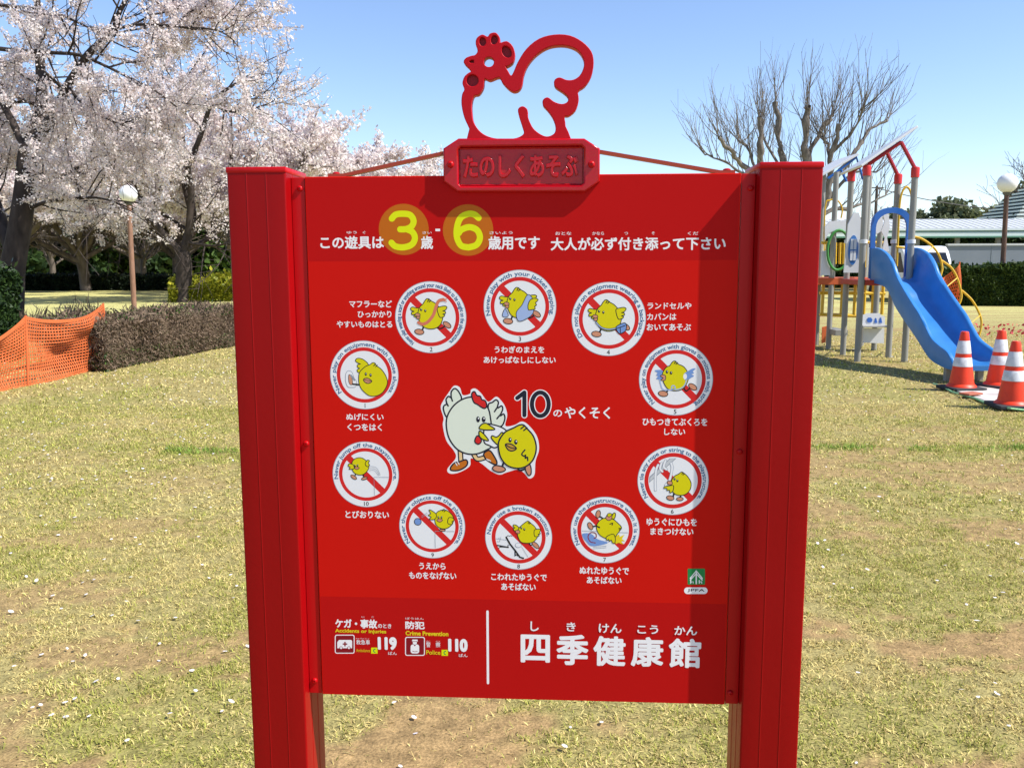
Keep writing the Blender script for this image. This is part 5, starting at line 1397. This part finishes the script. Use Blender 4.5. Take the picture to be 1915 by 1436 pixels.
# ================================================================== hedges and bushes
twig = leafy('brown_twig', [(.085, .058, .038), (.175, .12, .08), (.26, .185, .13), (.11, .09, .045)], .1, .8)
def hedge_box(name, p0, p1, depth, h0, h1, mats, n, size, label, cat_, r, taper=.1, core=None, aspect=1.0, up=0., rough_top=.06):
    p0 = Vector(p0); p1 = Vector(p1); ln = (p1-p0).length; T = (p1-p0).normalized(); N = Vector((-T.y, T.x, 0))
    if N.y < 0: N = -N
    t = empty(name, (p0+p1)/2, 0, label, cat_); o0 = (p0+p1)/2
    m = MB(); i_ = .12
    vs = []
    for s_, e_ in ((0, 1), (1, -1)):
        b_ = p0.lerp(p1, s_)+T*i_*e_; h_ = (h0 if s_ == 0 else h1)-.14
        vs += [b_+N*i_, b_+N*(depth-i_), b_+N*(depth-i_)+Vector((0, 0, h_)), b_+N*i_+Vector((0, 0, h_))]
    m.add([v-o0 for v in vs], [(0, 1, 2, 3), (7, 6, 5, 4), (0, 4, 5, 1), (1, 5, 6, 2), (2, 6, 7, 3), (3, 7, 4, 0)])
    m.build('dark_core', core or bark, t)  # solid dark box filling the inside so nothing shows through the leaves
    for (mat, frac, sz, asp, up_, zlo, zhi) in mats:
        k = int(n*frac); s_ = r.random(k); f_ = r.random(k)
        H = h0+(h1-h0)*s_; zz = zlo+(zhi-zlo)*r.random(k)
        dep = np.where(f_ < .6, r.exponential(.06, k), r.random(k)*depth); top_ = f_ > .72
        z_ = np.where(top_, H+r.normal(0, rough_top, k)-r.exponential(.04, k), zz*H)
        lump = (vnoise(s_*ln, z_, .45, 3)-.5)*.22
        dep = np.where(f_ < .6, dep-lump, dep); z_ = np.where(top_, z_+(vnoise(s_*ln, dep, .5, 5)-.5)*.16, z_)
        P = np.array(tuple(p0-o0))+np.outer(s_*ln, np.array(tuple(T)))+np.outer(dep, np.array(tuple(N))); P[:, 2] += z_
        P[:, 2] = np.maximum(P[:, 2], .02)
        V, Q = leaf_quads(P, sz, r, asp, up_); np_mesh('foliage', V, Q, mat, t)
    return t
r = np.random.default_rng(601)
A0 = gp(192, 696); A1 = gp(470, 641)
hedge_box('brown_hedge', A0, A1, 1.1, height_at(A0, 588)-.14, height_at(A1, 566)-.15, [(twig, 1.0, .021, 5.5, .9, .03, 1), (leaf_mid, .22, .035, 1.4, 0, .0, .42)], 95000, .1,
          'clipped leafless brown hedge between the orange mesh fence and the sign', 'hedge', r)
A0 = gp(60, 640); A1 = gp(200, 622)
hedge_box('brown_hedge', A0, A1, .5, .42, .46, [(twig, 1.0, .022, 12, 2.5, .1, 1)], 2200, .1, 'thin low twiggy hedge seen over the top of the orange mesh fence', 'hedge', r, rough_top=.12)
r = np.random.default_rng(602)
A0 = gp(-150, 700); A1 = gp(46, 674)
hedge_box('dark_bush', A0, A1, 1.5, height_at(A0, 500), height_at(A1, 512), [(leafy('bush_leaf', [(.010, .022, .008), (.022, .045, .012), (.05, .09, .02)], .15, .45), 1, .075, 1.5, 0, .03, 1)], 26000, .1,
          'dark green clipped bush behind the orange mesh fence at the left edge', 'bush', r)
r = np.random.default_rng(603)
A0 = gp(1768, 572); A1 = gp(2050, 574)
hedge_box('clipped_hedge', A0, A1, 1.8, height_at(A0, 504), height_at(A1, 500), [(leafy('hedge_leaf', [(.016, .032, .008), (.04, .07, .014), (.10, .14, .03)], .2, .45), 1, .11, 1.4, 0, .03, 1)], 42000, .1,
          'long clipped dark green hedge behind the right globe lamp', 'hedge', r)
r = np.random.default_rng(604)
A0 = gp(318, 566); A1 = gp(480, 563)
hedge_box('yellow_shrub', A0, A1, 2.0, height_at(A0, 540), height_at(A1, 528), [(leafy('yellow_leaf', [(.14, .17, .012), (.26, .27, .02), (.38, .35, .03)], .3, .5), 1, .14, 1.4, 0, .03, 1)], 14000, .1,
          'yellow-green shrub at the foot of the thick-trunked cherry tree', 'shrub', r, rough_top=.2)
r = np.random.default_rng(605)
A0 = gp(-60, 544); A1 = gp(520, 543)
hedge_box('dark_hedge', A0, A1, 2.5, height_at(A0, 520), height_at(A1, 519), [(leafy('far_hedge_leaf', [(.006, .010, .006), (.012, .02, .010), (.02, .034, .013)], .1, .6), 1, .34, 1.3, 0, .03, 1)], 14000, .1,
          'low dark hedge along the back of the far lawn', 'hedge', r)
r = np.random.default_rng(606)
A0 = at(1560, 500, 50); A1 = at(2010, 500, 50); A0.z = A1.z = 0
hedge_box('shrub_row', A0, A1, 2.0, 3.0, 3.2, [(leafy('shrub_row_leaf', [(.012, .024, .008), (.03, .055, .014), (.07, .11, .03)], .2, .5), 1, .2, 1.4, 0, .03, 1)], 16000, .1,
          'tall dark shrubs seen under the roof of the covered walkway', 'shrub', r, rough_top=.25)
# ---- benches before the far hedge, their shade put into the near-black wood colour
wood_shaded = noisy('shaded_bench_wood', [(0, (.012, .011, .010)), (1, (.022, .02, .018))], 8)
def bench(px, py, label):
    t = empty('park_bench', gp(px, py), 0, label, 'bench', 'park benches on the far lawn')
    m = MB(); m.box((-.9, -.2, .40), (.9, .2, .45)); m.build('seat', wood_shaded, t)
    m = MB(); m.box((-.9, .2, .55), (.9, .24, .85)); m.build('backrest', wood_shaded, t)
    for sx in (-.75, .75):
        m = MB(); m.box((sx-.04, -.18, -.05), (sx+.04, .18, .398)); m.box((sx-.03, .16, .398), (sx+.03, .198, .84)); m.build('leg', wood_shaded, t)
bench(112, 543, 'dark park bench on the far lawn left of the bare tree'); bench(205, 543, 'dark park bench on the far lawn beside the lamp pole')

# ================================================================== buildings and the van at right
roof_white = noisy('walkway_roof_sheet', [(0, (.42, .44, .44)), (1, (.52, .53, .53))], 3, .5, .4, stretch=(6, 1, 1))
pale_green = noisy('pale_green_paint', [(0, (.62, .70, .63)), (1, (.70, .76, .70))], 3, .5, .4)
green_line = principled('green_gutter', (.10, .24, .15), .5, .4)
yw = 45.0; X0 = at(1500, 430, yw).x; X1 = X0+26
wk = empty('covered_walkway', ((X0+X1)/2, yw, 0), 0, 'long covered walkway with a pale low roof behind the playground', 'walkway roof'); WO = Vector(wk.location)
def wb(m, name, mat, parent=None, **kw):
    m.v = [(x-WO.x, y-WO.y, z) for x, y, z in m.v]; return m.build(name, mat, parent or wk, **kw)
zg = at(1800, 441, yw).z; zr_ = at(1800, 412, yw+3).z
m = MB(); m.add([(X0, yw, zg+.32), (X1, yw, zg+.32), (X1, yw+3, zr_), (X0, yw+3, zr_), (X0, yw, zg+.38), (X1, yw, zg+.38), (X1, yw+3, zr_+.06), (X0, yw+3, zr_+.06)], [(3, 2, 1, 0), (4, 5, 6, 7), (0, 1, 5, 4), (1, 2, 6, 5), (2, 3, 7, 6), (3, 0, 4, 7)])
for i in range(66): m.box((X0+.4*i, yw+.02, 0), (X0+.4*i+.05, yw+2.98, .018), Matrix(((1, 0, 0, 0), (0, 1, 0, 0), (0, (zr_-zg-.32)/3, 1, zg+.382-(zr_-zg-.32)/3*yw), (0, 0, 0, 1))))
wb(m, 'roof', roof_white)
m = MB(); m.box((X0, yw-.10, zg-.02), (X1, yw-.003, zg+.18)); wb(m, 'fascia', pale_green)
m = MB(); m.box((X0, yw-.06, zg+.184), (X1, yw+.0, zg+.25)); wb(m, 'gutter', green_line)
m = MB(); m.box((X0, yw-.16, zg-.10), (X1, yw-.02, zg-.024)); wb(m, 'gutter', green_line)
m = MB(); m.box((X0, yw-.14, zg+.254), (X1, yw+.02, zg+.315)); wb(m, 'fascia', pale_green)
for px in (1560, 1640, 1715, 1790, 1866, 1940):
    x_ = at(px, 450, yw+.4).x; m = MB(); m.box((x_-.09, yw+.3, -.1), (x_+.09, yw+.48, zg+.33)); wb(m, 'post', grey_paint)
# grey wall panel
yb = 41.0; xa = at(1772, 480, yb).x; xb = xa+14
wl_ = empty('panel_wall', ((xa+xb)/2, yb, 0), 0, 'plain blue-grey metal wall behind the clipped hedge at right', 'wall')
zt_ = at(1840, 457, yb).z
m = MB(); m.box((xa-(xa+xb)/2, 0, -.1), (xb-(xa+xb)/2, .12, zt_-.06))
for i in range(7): m.box((xa-(xa+xb)/2+2*i, -.012, 0), (xa-(xa+xb)/2+2*i+.04, -.001, zt_-.07))
m.build('wall_sheet', noisy('blue_grey_sheet', [(0, (.15, .175, .21)), (1, (.19, .215, .25))], 1.5, .6), wl_)
m = MB(); m.box((xa-(xa+xb)/2-.05, -.06, zt_-.058), (xb-(xa+xb)/2, .16, zt_+.03)); m.build('wall_capping', roof_white, wl_)
# pyramid roofed building at the right edge
yp = 52.0; e0 = at(1893, 417, yp); ap = at(1965, 318, yp+2.5)
pv = empty('pavilion', (ap.x, yp+2.5, 0), 0, 'building with a dark green tiled pyramid roof at the right edge', 'building')
hw_ = ap.x-e0.x; ze = e0.z; za = ap.z
tile = noisy('green_roof_tile', [(0, (.035, .055, .050)), (1, (.065, .095, .085))], 4, .5, .4)
m = MB(); nlev = 14
for i in range(nlev):
    f0, f1 = 1-i/nlev, 1-(i+1)/nlev*.999; z0_, z1_ = ze+(za-ze)*i/nlev, ze+(za-ze)*(i+1)/nlev
    m.add([(-hw_*f0, -2.5*f0, z0_), (hw_*f0, -2.5*f0, z0_), (hw_*f0, 2.5*f0, z0_), (-hw_*f0, 2.5*f0, z0_), (-hw_*f1, -2.5*f1, z1_-.02), (hw_*f1, -2.5*f1, z1_-.02), (hw_*f1, 2.5*f1, z1_-.02), (-hw_*f1, 2.5*f1, z1_-.02),
           (-hw_*f0, -2.5*f0, z0_-.09), (hw_*f0, -2.5*f0, z0_-.09), (hw_*f0, 2.5*f0, z0_-.09), (-hw_*f0, 2.5*f0, z0_-.09)],
          [(0, 1, 5, 4), (1, 2, 6, 5), (2, 3, 7, 6), (3, 0, 4, 7), (8, 9, 1, 0), (9, 10, 2, 1), (10, 11, 3, 2), (11, 8, 0, 3)])
m.build('roof', tile, pv)
m = MB()
for i in range(nlev):
    f0 = 1-i/nlev; z0_ = ze+(za-ze)*i/nlev
    m.box((-hw_*f0-.10, -2.5*f0-.10, z0_-.03), (hw_*f0+.10, 2.5*f0+.10, z0_+.07))
m.build('roof_batten', pale_green, pv)
m = MB(); m.box((-hw_*.8, -1.9, -.1), (hw_*.8, 1.9, ze-.1)); m.build('wall', roof_white, pv)
# white van
vb = gp(1741, 566); van = empty('white_van', vb, 0, 'white van parked behind the slide, seen from the front', 'van')
wv = principled('van_paint', (.72, .73, .74), .3, .5, coat=.4); vg = principled('van_glass', (.012, .014, .018), .08, .6); tyre = principled('tyre_rubber', (.02, .02, .02), .8, .2)
hv = height_at(vb, 459); wv_ = .85
pf = [(-.0, .35), (-.02, .95), (.12, 1.05), (.62, hv-.22), (.85, hv-.03), (1.2, hv), (3.9, hv), (4.1, hv-.15), (4.15, .35)]
m = MB(); m.prism(pf, -wv_, wv_, lambda a_, c_, d_: (d_, a_, c_)); body = m.build('body', wv, van, bevel=.05, smooth=True)
m = MB(); m.add([(-wv_+.09, .15, 1.10), (wv_-.09, .15, 1.10), (wv_-.14, .60, hv-.26), (-wv_+.14, .60, hv-.26)], [(0, 1, 2, 3)]); m.v = [(x, y-.03, z+.012) for x, y, z in m.v]; o = m.build('windscreen', vg, van); o.modifiers.new('thick', 'SOLIDIFY').thickness = .006
for s_ in (-1, 1):
    m = MB(); x_ = s_*(wv_+.004)
    m.add([(x_, .45, 1.1), (x_, 1.5, 1.1), (x_, 1.5, hv-.25), (x_, .85, hv-.25)], [(0, 1, 2, 3)]); o = m.build('side_window', vg, van); o.modifiers.new('thick', 'SOLIDIFY').thickness = .006
    m = MB(); m.box((s_*.6-.14, -.05, .68), (s_*.6+.14, -.016, .84)); m.build('headlight', globe_white, van, bevel=.02)
    for y_ in (.75, 3.3):
        m = MB(); m.lathe([(.2, -.1), (.31, -.09), (.33, -.05), (.33, .05), (.31, .09), (.2, .1)], n=20); o = m.build('wheel', tyre, van, smooth=True); o.rotation_euler = (0, math.pi/2, 0); o.location = (s_*(wv_-.06), y_, .33)
m = MB(); m.box((-.8, -.08, .36), (.8, -.025, .56)); m.build('bumper', principled('bumper_grey', (.12, .12, .12), .6), van, bevel=.02)
# overhead cable
yk = 70.0; a0 = at(1640, 352, yk); a1 = at(2000, 395, yk); m = MB()
m.tube([a0.lerp(a1, t_)-Vector((0, 0, 1.1*4*t_*(1-t_)*.5)) for t_ in np.linspace(0, 1, 14)], .035, 5); o = m.build('overhead_cable', principled('cable_black', (.05, .05, .055), .7)); tag(o, 'thin overhead cable sagging across the sky above the walkway', 'cable')
for nm, q in (('left', a0), ('right', a1)):
    m = MB(); m.tube([(0, 0, -.3), (0, 0, q.z+.15)], [.15, .10], 10); m.box((-.5, -.05, q.z-.02), (.5, .05, q.z+.06)); o = m.build('utility_pole', bark_grey, smooth=True); o.location = (q.x, yk, 0)
    tag(o, 'utility pole holding the cable behind the slide tower' if nm == 'left' else 'utility pole beyond the right edge holding the cable', 'utility pole')
# orange netting far right behind the climber
yn = 27.0; m = MB(); P0 = gp(1752, 585); nN = empty('net_barrier', (P0.x, P0.y, 0), 0, 'crumpled orange mesh barrier behind the yellow arching climber', 'mesh fence')
nu, nv = 18, 12; V = []; F = []
E0, E1 = at(1752, 560, P0.y).x-P0.x, at(1792, 560, P0.y).x-P0.x
def bpnt(u_, v_): return (E0+(E1-E0)*u_, .12*math.sin(u_*9+v_*4), .03+v_*(height_at(P0, 512)+.25*(u_-.5)-.12*math.sin(u_*5)))
for j in range(nv+1):
    o_ = len(V)
    for i in range(nu+1): x_, y_, z_ = bpnt(i/nu, j/nv); V += [(x_, y_, z_-.022), (x_, y_, z_+.022)]
    F += [(o_+2*i, o_+2*i+2, o_+2*i+3, o_+2*i+1) for i in range(nu)]
for i in range(nu+1):
    o_ = len(V)
    for j in range(nv+1): x_, y_, z_ = bpnt(i/nu, j/nv); V += [(x_-.012, y_+.004, z_), (x_+.012, y_+.004, z_)]
    F += [(o_+2*j, o_+2*j+2, o_+2*j+3, o_+2*j+1) for j in range(nv)]
m.add(V, F); o = m.build('netting', orange_net, nN, fix=False); o.modifiers.new('thick', 'SOLIDIFY').thickness = .004
for u_ in (0, 1):
    x_, y_, z_ = bpnt(u_, 1); m = MB(); m.tube([(x_, y_, -.1), (x_, y_, z_+.08)], .018, 8); m.build('stake', orange_net, nN)
# red petals / fallen camellias on the grass
r = np.random.default_rng(701); n = 90; ctr = [gp(1850, 617), gp(1895, 612), gp(1880, 628), gp(1820, 610), gp(1915, 622)]
P = np.array([tuple(ctr[i % 5]) for i in range(n)])+r.normal(size=(n, 3))*np.array([.35, .35, 0])+np.array([0, 0, .03]); P[:, 2] += r.random(n)*.02
V, Q = leaf_quads(P, .07, r); V[:, 2] = np.maximum(V[:, 2], .006)
o = np_mesh('fallen_flowers', V, Q, leafy('red_petal', [(.5, .03, .06), (.62, .08, .10)], .2)); tag(o, 'scattered red fallen flowers on the grass beyond the cones', 'petals', kind='stuff')
